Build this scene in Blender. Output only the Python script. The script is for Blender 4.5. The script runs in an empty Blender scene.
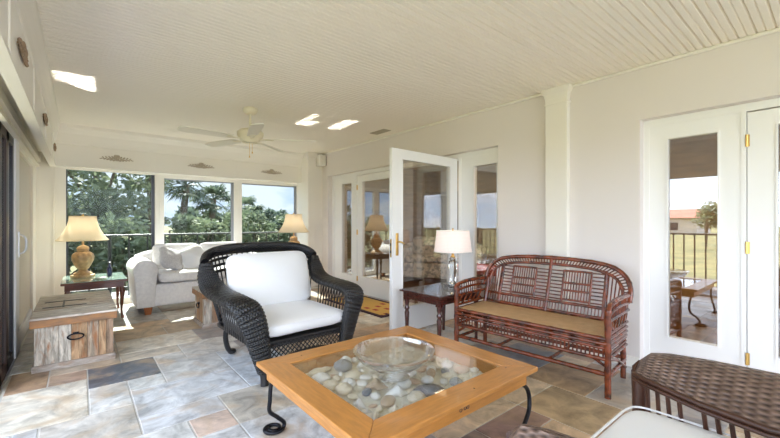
import bpy, math, random
from math import sin, cos, pi, radians as R
from mathutils import Vector, Matrix
random.seed(7)
SC = bpy.context.scene
COL = SC.collection

# ------------------------------------------------------------------ camera
cam = bpy.data.cameras.new('camera')
cam.sensor_width = 36.0
cam.lens = 36.0 * 375.0 / 780.0
cam.shift_y = 2.0 / 780.0
cam.clip_start = 0.02
cam.clip_end = 500
camo = bpy.data.objects.new('camera', cam)
COL.objects.link(camo)
camo.location = (0, 0, 1.28)
camo.rotation_euler = (R(90), 0, R(-39.7))
SC.camera = camo

# ------------------------------------------------------------------ light and exposure
EXPOSURE = 1.0
SKY = 3.2
SUN = 19.0
NEAR_FILL = 27.0
GLINT_LAMP = 3.2
SC.view_settings.view_transform = 'Standard'
SC.view_settings.look = 'None'
SC.view_settings.gamma = 1.0
SC.view_settings.use_curve_mapping = False
SC.view_settings.exposure = EXPOSURE
SC.cycles.diffuse_bounces = 8
SC.cycles.max_bounces = 14
SC.cycles.transparent_max_bounces = 16
SC.cycles.caustics_reflective = False
SC.cycles.caustics_refractive = False

world = bpy.data.worlds.new('sky')
SC.world = world
world.use_nodes = True
wn, wl = world.node_tree.nodes, world.node_tree.links
wn.clear()
w_out = wn.new('ShaderNodeOutputWorld')
w_bg = wn.new('ShaderNodeBackground')
w_tc = wn.new('ShaderNodeTexCoord')
w_sep = wn.new('ShaderNodeSeparateXYZ')
wl.new(w_tc.outputs['Generated'], w_sep.inputs[0])
w_ramp = wn.new('ShaderNodeValToRGB')
cr = w_ramp.color_ramp
cr.elements[0].position = 0.0
cr.elements[0].color = (0.56, 0.72, 0.96, 1)
cr.elements[1].position = 0.6
cr.elements[1].color = (0.36, 0.56, 0.92, 1)
wl.new(w_sep.outputs['Z'], w_ramp.inputs['Fac'])
w_map = wn.new('ShaderNodeMapping')
w_map.inputs['Scale'].default_value = (2.2, 2.2, 7.0)
wl.new(w_tc.outputs['Generated'], w_map.inputs['Vector'])
w_noise = wn.new('ShaderNodeTexNoise')
w_noise.inputs['Scale'].default_value = 2.0
w_noise.inputs['Detail'].default_value = 7
w_noise.inputs['Roughness'].default_value = 0.6
wl.new(w_map.outputs[0], w_noise.inputs['Vector'])
w_cr = wn.new('ShaderNodeValToRGB')
w_cr.color_ramp.elements[0].position = 0.40
w_cr.color_ramp.elements[0].color = (0, 0, 0, 1)
w_cr.color_ramp.elements[1].position = 0.55
w_cr.color_ramp.elements[1].color = (1, 1, 1, 1)
wl.new(w_noise.outputs['Fac'], w_cr.inputs['Fac'])
w_mix = wn.new('ShaderNodeMix')
w_mix.data_type = 'RGBA'
wl.new(w_cr.outputs['Color'], w_mix.inputs['Factor'])
wl.new(w_ramp.outputs['Color'], w_mix.inputs['A'])
w_mix.inputs['B'].default_value = (0.91, 0.97, 1.08, 1)
w_dir = wn.new('ShaderNodeMapRange')
w_dir.interpolation_type = 'SMOOTHSTEP'
w_dir.inputs['From Min'].default_value = 0.25; w_dir.inputs['From Max'].default_value = 0.85
w_dir.inputs['To Min'].default_value = 1.0; w_dir.inputs['To Max'].default_value = 0.42
wl.new(w_sep.outputs['Y'], w_dir.inputs['Value'])
w_mul = wn.new('ShaderNodeMath'); w_mul.operation = 'MULTIPLY'; w_mul.inputs[1].default_value = SKY
wl.new(w_dir.outputs[0], w_mul.inputs[0])
wl.new(w_mul.outputs[0], w_bg.inputs['Strength'])
wl.new(w_mix.outputs['Result'], w_bg.inputs['Color'])
w_bg.inputs['Strength'].default_value = SKY
wl.new(w_bg.outputs[0], w_out.inputs['Surface'])

def lamp(name, kind, loc, energy, color=(1, 1, 1), rot=(0, 0, 0), **kw):
    l = bpy.data.lights.new(name, kind)
    l.energy = energy
    l.color = color
    for k, v in kw.items():
        setattr(l, k, v)
    o = bpy.data.objects.new(name, l)
    COL.objects.link(o)
    o.location = loc
    o.rotation_euler = rot
    return o

sun_dir = Vector((0.107, 1.0, 1.13)).normalized()          # towards the sun
sun = lamp('sun', 'SUN', (0, 30, 40), SUN, (1.0, 0.95, 0.86), angle=R(0.6))
sun.rotation_euler = sun_dir.to_track_quat('Z', 'Y').to_euler()
# daylight portals at the open side and the back windows (they only guide the sky's rays)
p = lamp('side_opening_daylight', 'AREA', (-0.62, 0.7, 1.0), 1, rot=(0, R(-90), 0), shape='RECTANGLE', size=2.0, size_y=7.4)
p.data.cycles.is_portal = True
p = lamp('back_window_daylight', 'AREA', (1.7, 7.3, 1.0), 1, rot=(R(-90), 0, 0), shape='RECTANGLE', size=3.8, size_y=2.0)
p.data.cycles.is_portal = True
# added lamps stand in for sun reflected off both side tables to the ceiling
up = Vector((-0.107, -1.0, 1.13)).normalized()
for (nm, x, y, z, sx, sy) in (('table_glint_lamp_left', 0.165, 6.40, 0.60, 0.30, 0.50), ('table_glint_lamp_right', 2.58, 6.30, 0.60, 0.24, 0.46), ('table_glint_lamp_right', 3.02-0.107*0.75, 6.24-0.75, 0.60+1.13*0.75, 0.20, 0.46)):
    g_ = lamp(nm, 'AREA', (x, y, z), GLINT_LAMP*sx*sy, (1.0, 0.96, 0.88), shape='RECTANGLE', size=sx, size_y=sy, spread=R(0.6))
    zz = -up
    xx = Vector((1, 0, 0)); xx = (xx - zz*xx.dot(zz)).normalized(); yy = (-zz).cross(xx)
    g_.matrix_world = Matrix.Translation((x, y, z)) @ Matrix((xx, yy, -up)).transposed().to_4x4()
# added fill lamp in the near wall opening behind the camera, brightens the room
lamp('near_fill_light', 'AREA', (1.6, -3.02, 1.35), NEAR_FILL, (0.80, 0.91, 1.12), rot=(R(90), 0, 0), shape='RECTANGLE', size=3.7, size_y=2.2)

# ------------------------------------------------------------------ mesh helpers
class MB:
    def __init__(s):
        s.v, s.f, s.uv, s.mi, s.col = [], [], [], [], []
        s.cur = None
    def face(s, idx, uvs=None, mi=0):
        s.f.append(tuple(idx)); s.uv.append(uvs); s.mi.append(mi); s.col.append(s.cur)
    def box(s, x0, x1, y0, y1, z0, z1, M=None):
        b = len(s.v)
        for z in (z0, z1):
            for (x, y) in ((x0, y0), (x1, y0), (x1, y1), (x0, y1)):
                p = Vector((x, y, z))
                s.v.append(M @ p if M else p)
        for q in ((0, 3, 2, 1), (4, 5, 6, 7), (0, 1, 5, 4), (1, 2, 6, 5), (2, 3, 7, 6), (3, 0, 4, 7)):
            s.face([b + i for i in q])
        return s
    def cbox(s, c, d, M=None):
        return s.box(c[0]-d[0]/2, c[0]+d[0]/2, c[1]-d[1]/2, c[1]+d[1]/2, c[2]-d[2]/2, c[2]+d[2]/2, M)
    def loft(s, rings, closed=True, cap=True, loop=False, us=None):
        b = len(s.v)
        n = len(rings[0])
        acc = [0.0]
        for k in range(1, len(rings)):
            acc.append(acc[-1] + (Vector(rings[k][0]) - Vector(rings[k-1][0])).length)
        per = [0.0]
        mid = rings[len(rings)//2]
        for j in range(n):
            per.append(per[-1] + (Vector(mid[(j+1) % n]) - Vector(mid[j])).length)
        for r in rings:
            s.v.extend(Vector(p) for p in r)
        m = len(rings)
        for k in range(m if loop else m - 1):
            k2 = (k+1) % m
            u0, u1 = acc[k], (acc[k+1] if k+1 < m else acc[k] + 0.05)
            for j in range(n if closed else n - 1):
                j2 = (j+1) % n
                s.face((b+k*n+j, b+k*n+j2, b+k2*n+j2, b+k2*n+j), ((u0, per[j]), (u0, per[j+1]), (u1, per[j+1]), (u1, per[j])))
        if cap and not loop and closed:
            s.face([b + j for j in range(n)][::-1])
            s.face([b + (m-1)*n + j for j in range(n)])
        return s
    def tube(s, pts, r, n=8, loop=False, cap=True, flat=None):
        pts = [Vector(p) for p in pts]
        m = len(pts)
        rr = r if isinstance(r, (list, tuple)) else [r]*m
        rings = []
        prev = None
        for i, p in enumerate(pts):
            if loop:
                t = pts[(i+1) % m] - pts[i-1]
            else:
                t = pts[min(i+1, m-1)] - pts[max(i-1, 0)]
            t.normalize()
            if prev is None:
                a = Vector((0, 0, 1)) if abs(t.z) < 0.9 else Vector((1, 0, 0))
                nrm = (a - t*a.dot(t)).normalized()
            else:
                nrm = (prev - t*prev.dot(t))
                nrm = nrm.normalized() if nrm.length > 1e-6 else prev
            prev = nrm
            bn = t.cross(nrm)
            fl = flat if flat else 1.0
            rings.append([p + nrm*(rr[i]*fl*cos(2*pi*k/n)) + bn*(rr[i]*sin(2*pi*k/n)) for k in range(n)])
        return s.loft(rings, True, cap, loop)
    def lathe(s, prof, c=(0, 0, 0), n=24, fn=None, cap=True):
        rings = []
        for (r, z) in prof:
            ring = []
            for k in range(n):
                a = 2*pi*k/n
                q = r*(fn(a, z) if fn else 1.0)
                ring.append((c[0]+q*cos(a), c[1]+q*sin(a), c[2]+z))
            rings.append(ring)
        return s.loft(rings, True, cap)
    def ellipsoid(s, c, r, n=12, m=8, e=1.0, M=None, e2=None):
        e2 = e2 or e
        sp = lambda x, p: math.copysign(abs(x)**p, x)
        rings = []
        for i in range(m+1):
            t = -pi/2 + pi*i/m
            t = max(min(t, pi/2-0.02), -pi/2+0.02)
            ring = []
            for k in range(n):
                a = 2*pi*k/n
                p = Vector((r[0]*sp(cos(t), e)*sp(cos(a), e2), r[1]*sp(cos(t), e)*sp(sin(a), e2), r[2]*sp(sin(t), e)))
                if M: p = M @ p
                ring.append(p + Vector(c))
            rings.append(ring)
        return s.loft(rings)
    def quad(s, a, b, c, d):
        i = len(s.v)
        s.v.extend(Vector(p) for p in (a, b, c, d))
        s.face((i, i+1, i+2, i+3), ((0, 0), (1, 0), (1, 1), (0, 1)))
        return s
    def build(s, name, m, parent=None, smooth=False, bevel=0, seg=2, loc=None, rot=None):
        me = bpy.data.meshes.new(name)
        me.from_pydata([tuple(v) for v in s.v], [], s.f)
        uvl = me.uv_layers.new(name='UVMap')
        li = 0
        data = []
        for f, uv in zip(s.f, s.uv):
            for k in range(len(f)):
                data.extend(uv[k] if uv else (0.0, 0.0))
        uvl.data.foreach_set('uv', data)
        if any(c is not None for c in s.col):
            ca = me.color_attributes.new('tint', 'FLOAT_COLOR', 'CORNER')
            cd = []
            for f, c in zip(s.f, s.col):
                c = c or (1, 1, 1)
                for _ in f:
                    cd.extend((c[0], c[1], c[2], 1.0))
            ca.data.foreach_set('color', cd)
        ms = m if isinstance(m, (list, tuple)) else [m]
        for x in ms: me.materials.append(x)
        if len(ms) > 1:
            me.polygons.foreach_set('material_index', s.mi)
        if smooth:
            me.polygons.foreach_set('use_smooth', [True]*len(me.polygons))
        me.validate(); me.update()
        o = bpy.data.objects.new(name, me)
        COL.objects.link(o)
        if smooth:
            try:
                me.set_sharp_from_angle(angle=R(50))
            except Exception:
                pass
        if bevel:
            b = o.modifiers.new('bevel', 'BEVEL'); b.width = bevel; b.segments = seg; b.limit_method = 'ANGLE'; b.angle_limit = R(40)
        if parent: o.parent = parent
        if loc: o.location = loc
        if rot: o.rotation_euler = rot
        return o

def tag(o, label, cat, group=None, kind=None):
    o['label'] = label; o['category'] = cat
    if group: o['group'] = group
    if kind: o['kind'] = kind
    return o
def thing(name, label, cat, loc=(0, 0, 0), rz=0, group=None):
    o = bpy.data.objects.new(name, None)
    o.empty_display_size = 0.1
    COL.objects.link(o)
    o.location = loc; o.rotation_euler = (0, 0, rz)
    return tag(o, label, cat, group)
def struct(o, label, cat):
    return tag(o, label, cat, None, 'structure')
def dup(root, loc, rz, label, group=None):
    def cp(o, par):
        c = o.copy(); COL.objects.link(c)
        if par: c.parent = par
        for ch in [x for x in o.children]: cp(ch, c)
        return c
    r = cp(root, None)
    r.location = loc
    r.rotation_euler = rz if isinstance(rz, (tuple, list)) else (0, 0, rz)
    r['label'] = label
    if group: r['group'] = group
    return r
def arc(p0, p1, p2, n=10):
    p0, p1, p2 = Vector(p0), Vector(p1), Vector(p2)
    return [p0*(1-t)**2 + p1*2*t*(1-t) + p2*t*t for t in [i/n for i in range(n+1)]]
def spline(P, n=6):
    P = [Vector(p) for p in P]
    Q = [P[0]*2-P[1]] + P + [P[-1]*2-P[-2]]
    out = []
    for i in range(1, len(Q)-2):
        a, b, c, d = Q[i-1], Q[i], Q[i+1], Q[i+2]
        for k in range(n):
            t = k/n
            out.append(0.5*((2*b) + (c-a)*t + (2*a-5*b+4*c-d)*t*t + (3*b-a-3*c+d)*t**3))
    out.append(P[-1])
    return out

# ------------------------------------------------------------------ materials
def nodes(name):
    m = bpy.data.materials.new(name)
    m.use_nodes = True
    nt = m.node_tree
    return m, nt.nodes, nt.links, nt.nodes['Principled BSDF']
def mat(name, col, rough=0.5, metal=0.0, var=0.0, vscale=8.0, bump=0.0, bscale=60.0, stretch=(1, 1, 1), col2=None, spec=0.5, sheen=0.0, lo=0.35, hi=0.65, detail=4, coat=0.0):
    m, n, l, b = nodes(name)
    b.inputs['Base Color'].default_value = (*col, 1)
    b.inputs['Roughness'].default_value = rough
    b.inputs['Metallic'].default_value = metal
    b.inputs['Specular IOR Level'].default_value = spec
    b.inputs['Coat Weight'].default_value = coat
    if sheen: b.inputs['Sheen Weight'].default_value = sheen
    tc = n.new('ShaderNodeTexCoord')
    mp = n.new('ShaderNodeMapping')
    mp.inputs['Scale'].default_value = stretch
    l.new(tc.outputs['Object'], mp.inputs['Vector'])
    if var or col2:
        t = n.new('ShaderNodeTexNoise')
        t.inputs['Scale'].default_value = vscale; t.inputs['Detail'].default_value = detail
        l.new(mp.outputs[0], t.inputs['Vector'])
        r = n.new('ShaderNodeValToRGB')
        c2 = col2 or tuple(max(0, c*(1-var)) for c in col)
        r.color_ramp.elements[0].position = lo; r.color_ramp.elements[0].color = (*c2, 1)
        r.color_ramp.elements[1].position = hi; r.color_ramp.elements[1].color = (*col, 1)
        l.new(t.outputs['Fac'], r.inputs['Fac'])
        l.new(r.outputs['Color'], b.inputs['Base Color'])
    if bump:
        t2 = n.new('ShaderNodeTexNoise')
        t2.inputs['Scale'].default_value = bscale; t2.inputs['Detail'].default_value = 3
        l.new(mp.outputs[0], t2.inputs['Vector'])
        bp = n.new('ShaderNodeBump')
        bp.inputs['Strength'].default_value = bump; bp.inputs['Distance'].default_value = 0.01
        l.new(t2.outputs['Fac'], bp.inputs['Height'])
        l.new(bp.outputs[0], b.inputs['Normal'])
    return m
def weave(name, col, col2, fu=120, fv=120, rough=0.4, strength=0.8, coat=0.0):
    """over-under weave driven by the surface's own running coordinates"""
    m, n, l, b = nodes(name)
    b.inputs['Roughness'].default_value = rough
    b.inputs['Coat Weight'].default_value = coat
    uv = n.new('ShaderNodeUVMap')
    sp = n.new('ShaderNodeSeparateXYZ'); l.new(uv.outputs[0], sp.inputs[0])
    def s_(sock, f):
        a = n.new('ShaderNodeMath'); a.operation = 'MULTIPLY'; a.inputs[1].default_value = f; l.new(sock, a.inputs[0])
        c = n.new('ShaderNodeMath'); c.operation = 'SINE'; l.new(a.outputs[0], c.inputs[0]); return c.outputs[0]
    u, v = s_(sp.outputs['X'], fu), s_(sp.outputs['Y'], fv)
    mu = n.new('ShaderNodeMath'); mu.operation = 'MULTIPLY'; l.new(u, mu.inputs[0]); l.new(v, mu.inputs[1])
    u2 = s_(sp.outputs['X'], fu*2)
    ad = n.new('ShaderNodeMath'); ad.operation = 'MULTIPLY_ADD'; l.new(u2, ad.inputs[0]); ad.inputs[1].default_value = 0.35; l.new(mu.outputs[0], ad.inputs[2])
    mr = n.new('ShaderNodeMapRange'); mr.inputs['From Min'].default_value = -1.2; mr.inputs['From Max'].default_value = 1.2
    l.new(ad.outputs[0], mr.inputs['Value'])
    nz = n.new('ShaderNodeTexNoise'); nz.inputs['Scale'].default_value = 18
    tc = n.new('ShaderNodeTexCoord'); l.new(tc.outputs['Object'], nz.inputs['Vector'])
    mm = n.new('ShaderNodeMath'); mm.operation = 'MULTIPLY'; l.new(mr.outputs[0], mm.inputs[0]); l.new(nz.outputs['Fac'], mm.inputs[1])
    m2 = n.new('ShaderNodeMath'); m2.operation = 'MULTIPLY'; m2.use_clamp = True; m2.inputs[1].default_value = 1.7; l.new(mm.outputs[0], m2.inputs[0])
    mx = n.new('ShaderNodeMix'); mx.data_type = 'RGBA'
    l.new(m2.outputs[0], mx.inputs['Factor'])
    mx.inputs['A'].default_value = (*col, 1); mx.inputs['B'].default_value = (*col2, 1)
    l.new(mx.outputs['Result'], b.inputs['Base Color'])
    bp = n.new('ShaderNodeBump'); bp.inputs['Strength'].default_value = strength; bp.inputs['Distance'].default_value = 0.006
    l.new(mr.outputs[0], bp.inputs['Height']); l.new(bp.outputs[0], b.inputs['Normal'])
    return m
def pane(name, tint, gloss, rough=0.0, gtint=(1, 1, 1), edge=1.0):
    m = bpy.data.materials.new(name); m.use_nodes = True
    n, l = m.node_tree.nodes, m.node_tree.links
    n.clear()
    o = n.new('ShaderNodeOutputMaterial')
    t = n.new('ShaderNodeBsdfTransparent'); t.inputs['Color'].default_value = (*tint, 1)
    g = n.new('ShaderNodeBsdfGlossy'); g.inputs['Roughness'].default_value = rough; g.inputs['Color'].default_value = (*gtint, 1)
    f = n.new('ShaderNodeFresnel')
    ge = n.new('ShaderNodeNewGeometry')
    io = n.new('ShaderNodeMath'); io.operation = 'MULTIPLY_ADD'; io.inputs[1].default_value = 1/1.45-1.45; io.inputs[2].default_value = 1.45
    l.new(ge.outputs['Backfacing'], io.inputs[0]); l.new(io.outputs[0], f.inputs['IOR'])
    a = n.new('ShaderNodeMath'); a.operation = 'ADD'; a.use_clamp = True; a.inputs[1].default_value = gloss
    fm = n.new('ShaderNodeMath'); fm.operation = 'MULTIPLY'; fm.inputs[1].default_value = edge
    l.new(f.outputs[0], fm.inputs[0]); l.new(fm.outputs[0], a.inputs[0])
    x = n.new('ShaderNodeMixShader')
    l.new(a.outputs[0], x.inputs[0]); l.new(t.outputs[0], x.inputs[1]); l.new(g.outputs[0], x.inputs[2])
    l.new(x.outputs[0], o.inputs['Surface'])
    return m
def clear_glass(name, col=(1, 1, 1), rough=0.0, ior=1.45):
    m, n, l, b = nodes(name)
    b.inputs['Base Color'].default_value = (*col, 1)
    b.inputs['Roughness'].default_value = rough
    b.inputs['Transmission Weight'].default_value = 1.0
    b.inputs['IOR'].default_value = ior
    return m
def shade_cloth(name, col, trans=0.5, dots=None):
    m = bpy.data.materials.new(name); m.use_nodes = True
    n, l = m.node_tree.nodes, m.node_tree.links
    n.clear()
    o = n.new('ShaderNodeOutputMaterial')
    d = n.new('ShaderNodeBsdfDiffuse'); t = n.new('ShaderNodeBsdfTranslucent'); x = n.new('ShaderNodeMixShader')
    d.inputs['Color'].default_value = (*col, 1); t.inputs['Color'].default_value = (*col, 1)
    if dots:
        uv = n.new('ShaderNodeUVMap'); v = n.new('ShaderNodeTexVoronoi'); v.inputs['Scale'].default_value = 70; v.inputs['Randomness'].default_value = 0.15
        l.new(uv.outputs[0], v.inputs['Vector'])
        r = n.new('ShaderNodeValToRGB')
        r.color_ramp.elements[0].position = 0.22; r.color_ramp.elements[0].color = (*col, 1)
        r.color_ramp.elements[1].position = 0.42; r.color_ramp.elements[1].color = (*dots, 1)
        l.new(v.outputs['Distance'], r.inputs['Fac'])
        l.new(r.outputs[0], d.inputs['Color']); l.new(r.outputs[0], t.inputs['Color'])
    x.inputs[0].default_value = trans
    l.new(d.outputs[0], x.inputs[1]); l.new(t.outputs[0], x.inputs[2]); l.new(x.outputs[0], o.inputs['Surface'])
    return m
def tinted(name, rough=0.5, vscale=3.0, amount=0.35, stretch=(1, 1, 1), bump=0.2, bscale=20, warm=None, coat=0.0, spec=0.5):
    """colour stored per piece (tile or plank) with a mottle over it"""
    m, n, l, b = nodes(name)
    b.inputs['Roughness'].default_value = rough
    b.inputs['Coat Weight'].default_value = coat
    b.inputs['Specular IOR Level'].default_value = spec
    at = n.new('ShaderNodeAttribute'); at.attribute_name = 'tint'
    tc = n.new('ShaderNodeTexCoord'); mp = n.new('ShaderNodeMapping'); mp.inputs['Scale'].default_value = stretch
    l.new(tc.outputs['Object'], mp.inputs[0])
    t = n.new('ShaderNodeTexNoise'); t.inputs['Scale'].default_value = vscale; t.inputs['Detail'].default_value = 7; t.inputs['Roughness'].default_value = 0.65; t.inputs['Distortion'].default_value = 0.8
    l.new(mp.outputs[0], t.inputs['Vector'])
    r = n.new('ShaderNodeValToRGB')
    k = 1-amount
    r.color_ramp.elements[0].position = 0.3; r.color_ramp.elements[0].color = (k, k*0.99, k*0.97, 1)
    r.color_ramp.elements[1].position = 0.65; r.color_ramp.elements[1].color = (1.16, 1.16, 1.15, 1)
    l.new(t.outputs['Fac'], r.inputs['Fac'])
    x = n.new('ShaderNodeMix'); x.data_type = 'RGBA'; x.blend_type = 'MULTIPLY'; x.inputs['Factor'].default_value = 1
    l.new(at.outputs['Color'], x.inputs['A']); l.new(r.outputs[0], x.inputs['B'])
    last = x.outputs['Result']
    if warm:
        t3 = n.new('ShaderNodeTexNoise'); t3.inputs['Scale'].default_value = vscale*0.55; t3.inputs['Detail'].default_value = 5; t3.inputs['Distortion'].default_value = 1.5
        mp2 = n.new('ShaderNodeMapping'); mp2.inputs['Location'].default_value = (5, 3, 1); mp2.inputs['Scale'].default_value = stretch; l.new(tc.outputs['Object'], mp2.inputs[0]); l.new(mp2.outputs[0], t3.inputs['Vector'])
        r3 = n.new('ShaderNodeValToRGB')
        r3.color_ramp.elements[0].position = 0.50; r3.color_ramp.elements[0].color = (0, 0, 0, 1)
        r3.color_ramp.elements[1].position = 0.70; r3.color_ramp.elements[1].color = (warm[3],)*3 + (1,)
        l.new(t3.outputs['Fac'], r3.inputs['Fac'])
        y = n.new('ShaderNodeMix'); y.data_type = 'RGBA'
        l.new(r3.outputs[0], y.inputs['Factor']); l.new(last, y.inputs['A']); y.inputs['B'].default_value = (*warm[:3], 1)
        last = y.outputs['Result']
    l.new(last, b.inputs['Base Color'])
    t2 = n.new('ShaderNodeTexNoise'); t2.inputs['Scale'].default_value = bscale; t2.inputs['Detail'].default_value = 5
    l.new(mp.outputs[0], t2.inputs['Vector'])
    bp = n.new('ShaderNodeBump'); bp.inputs['Strength'].default_value = bump; bp.inputs['Distance'].default_value = 0.01
    l.new(t2.outputs['Fac'], bp.inputs['Height']); l.new(bp.outputs[0], b.inputs['Normal'])
    return m

M_wall = mat('wall_plaster', (0.74, 0.695, 0.665), 0.75, bump=0.05, bscale=90)
M_ceil = mat('ceiling_paint', (0.90, 0.855, 0.76), 0.55)
M_trim = mat('trim_paint', (0.82, 0.79, 0.72), 0.5)
M_door = mat('door_paint', (0.85, 0.85, 0.84), 0.4)
M_beige = mat('panel_paint', (0.80, 0.76, 0.67), 0.55)
M_grey_bar = mat('grey_aluminium', (0.30, 0.31, 0.33), 0.4, 0.3)
M_darkframe = mat('dark_frame', (0.012, 0.011, 0.018), 0.3)
M_brownframe = mat('bronze_frame', (0.05, 0.025, 0.02), 0.4)
M_alu = mat('pale_aluminium', (0.62, 0.63, 0.66), 0.35, 0.6)
M_brass = mat('brass', (0.72, 0.48, 0.16), 0.28, 1.0)
M_doorglass = pane('door_glass', (0.86, 0.84, 0.80), 0.16)
M_winglass = pane('tinted_window_glass', (0.60, 0.63, 0.63), 0.004, edge=0.0)
M_tableglass = pane('table_glass', (0.965, 0.975, 0.97), 0.02)
M_grout = mat('grout', (0.56, 0.54, 0.50), 0.9)
M_tile = tinted('slate_tile', 0.33, 5.0, 0.60, bump=0.30, bscale=14, warm=(0.52, 0.37, 0.22, 0.62))
M_wick_black = weave('black_wicker', (0.0025, 0.0025, 0.003), (0.016, 0.0155, 0.018), 170, 260, 0.34, 1.0, 0.08)
M_black_rod = mat('black_rattan_rod', (0.012, 0.011, 0.012), 0.35)
M_wick_brown = weave('brown_wicker', (0.030, 0.014, 0.010), (0.27, 0.18, 0.14), 90, 330, 0.30, 0.9)
M_brown_rod = mat('brown_rattan_rod', (0.075, 0.030, 0.018), 0.35, var=0.4, vscale=14)
M_bamboo = mat('red_bamboo', (0.215, 0.042, 0.010), 0.24, var=0.78, vscale=16, coat=0.3)
M_cane = weave('cane_seat', (0.36, 0.20, 0.085), (0.72, 0.50, 0.26), 220, 220, 0.5, 0.5)
M_cushion = mat('white_canvas', (0.80, 0.80, 0.80), 0.85, bump=0.25, bscale=9, sheen=0.2)
M_sofa = mat('pale_damask', (0.80, 0.79, 0.79), 0.8, col2=(0.71, 0.70, 0.71), vscale=26, bump=0.2, bscale=12, sheen=0.2)
M_pillow = mat('grey_throw', (0.62, 0.61, 0.62), 0.9, col2=(0.48, 0.47, 0.49), vscale=40, stretch=(1, 1, 6), bump=0.2, bscale=12)
M_foot = mat('orange_wood_foot', (0.35, 0.12, 0.04), 0.35)
M_honey = mat('honey_wood', (0.53, 0.225, 0.048), 0.35, var=0.22, vscale=5, stretch=(2, 14, 14), coat=0.25)
M_honey_y = mat('honey_wood_cross', (0.53, 0.225, 0.048), 0.35, var=0.22, vscale=5, stretch=(14, 2, 14), coat=0.25)
M_iron = mat('black_iron', (0.018, 0.018, 0.022), 0.4, 0.7)
M_mahog = mat('dark_mahogany', (0.075, 0.018, 0.012), 0.22, var=0.5, vscale=6, stretch=(3, 12, 12), coat=0.4)
M_mahog2 = mat('red_mahogany', (0.16, 0.045, 0.02), 0.28, var=0.4, vscale=6, coat=0.3)
M_black_table = mat('black_lacquer', (0.02, 0.014, 0.013), 0.25)
M_old = tinted('weathered_plank', 0.75, 11.0, 0.68, stretch=(3, 3, 0.55), bump=0.6, bscale=30, warm=(0.33, 0.13, 0.045, 0.9))
M_oldtop = tinted('weathered_lid_plank', 0.7, 9.0, 0.55, stretch=(0.8, 4, 3), bump=0.5, bscale=30, warm=(0.30, 0.18, 0.11, 0.75))
M_oldrim = mat('orange_old_wood', (0.44, 0.20, 0.07), 0.6, col2=(0.20, 0.12, 0.07), vscale=7, stretch=(1, 4, 4), bump=0.3, bscale=40)
M_urn = mat('tan_carved_urn', (0.58, 0.37, 0.18), 0.45, var=0.35, vscale=20)
M_shade = shade_cloth('cream_lampshade', (0.86, 0.76, 0.58), 0.45)
M_shade_w = shade_cloth('white_dotted_lampshade', (0.93, 0.91, 0.90), 0.35, (0.86, 0.76, 0.75))
M_crystal = clear_glass('crystal', (0.96, 0.98, 0.98), 0.0, 1.5)
M_bowl = pane('bowl_glass', (0.88, 0.89, 0.90), 0.22, 0.04)
M_sand = mat('pale_sand', (0.88, 0.84, 0.74), 0.95, col2=(0.78, 0.73, 0.61), vscale=30, bump=0.4, bscale=120)
M_fan = mat('fan_cream_enamel', (0.80, 0.74, 0.56), 0.4)
M_blade = mat('fan_blade_cream', (0.80, 0.77, 0.66), 0.5)
M_carve = mat('carved_tan_wood', (0.36, 0.25, 0.16), 0.7, var=0.4, vscale=40)
M_carve2 = mat('carved_pale_wood', (0.50, 0.43, 0.33), 0.7, var=0.3, vscale=40)
M_blue_glass = mat('navy_glass', (0.012, 0.018, 0.07), 0.1, coat=0.5)
M_white_plastic = mat('white_plastic', (0.75, 0.74, 0.70), 0.4)
M_vent = mat('vent_paint', (0.42, 0.38, 0.30), 0.5)
M_rail = mat('black_rail_paint', (0.012, 0.013, 0.013), 0.45)
M_railtop = mat('rail_top_grey', (0.10, 0.105, 0.10), 0.4)
M_lawn = mat('lawn', (0.18, 0.17, 0.075), 0.95, col2=(0.12, 0.125, 0.055), vscale=0.5, bump=0.4, bscale=30)
M_deck = mat('porch_slab', (0.26, 0.25, 0.26), 0.6, var=0.3, vscale=2)
M_bark = mat('bark', (0.16, 0.125, 0.09), 0.9, var=0.4, vscale=6, bump=0.6, bscale=12)
def leafmat(name, c, c2):
    m = mat(name, c, 0.6, col2=c2, vscale=1.2, detail=3)
    n, l = m.node_tree.nodes, m.node_tree.links
    b = n['Principled BSDF']; o = n['Material Output']
    t = n.new('ShaderNodeBsdfTranslucent'); x = n.new('ShaderNodeMixShader'); x.inputs[0].default_value = 0.45
    src = b.inputs['Base Color'].links[0].from_socket
    l.new(src, t.inputs['Color']); l.new(b.outputs[0], x.inputs[1]); l.new(t.outputs[0], x.inputs[2]); l.new(x.outputs[0], o.inputs['Surface'])
    return m
M_leaf_oak = leafmat('oak_leaf', (0.24, 0.275, 0.17), (0.125, 0.155, 0.105))
M_leaf_palm = leafmat('palm_leaf', (0.14, 0.175, 0.115), (0.075, 0.105, 0.07))
M_leaf_shrub = leafmat('shrub_leaf', (0.205, 0.245, 0.14), (0.105, 0.14, 0.085))
M_leaf_far = leafmat('distant_leaf', (0.125, 0.16, 0.12), (0.09, 0.12, 0.095))
M_redroof = mat('red_roof', (0.36, 0.15, 0.11), 0.7, var=0.2)
M_housewall = mat('house_wall', (0.62, 0.56, 0.50), 0.8)
M_darkpane = mat('dark_pane', (0.03, 0.035, 0.045), 0.15)
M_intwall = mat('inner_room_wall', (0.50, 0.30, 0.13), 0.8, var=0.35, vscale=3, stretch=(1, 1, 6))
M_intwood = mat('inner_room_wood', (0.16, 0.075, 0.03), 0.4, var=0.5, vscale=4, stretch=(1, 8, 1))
M_redcloth = mat('red_cloth', (0.38, 0.03, 0.03), 0.8)
M_floral = mat('pale_floral', (0.68, 0.66, 0.64), 0.85, col2=(0.30, 0.34, 0.36), vscale=14, lo=0.42, hi=0.5)

# ------------------------------------------------------------------ room shell
XR, XG, XL, YB, YF, ZC, ZS = 3.75, 3.85, -0.45, 7.10, -3.0, 2.62, 2.045
ZR = 2.16
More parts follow.
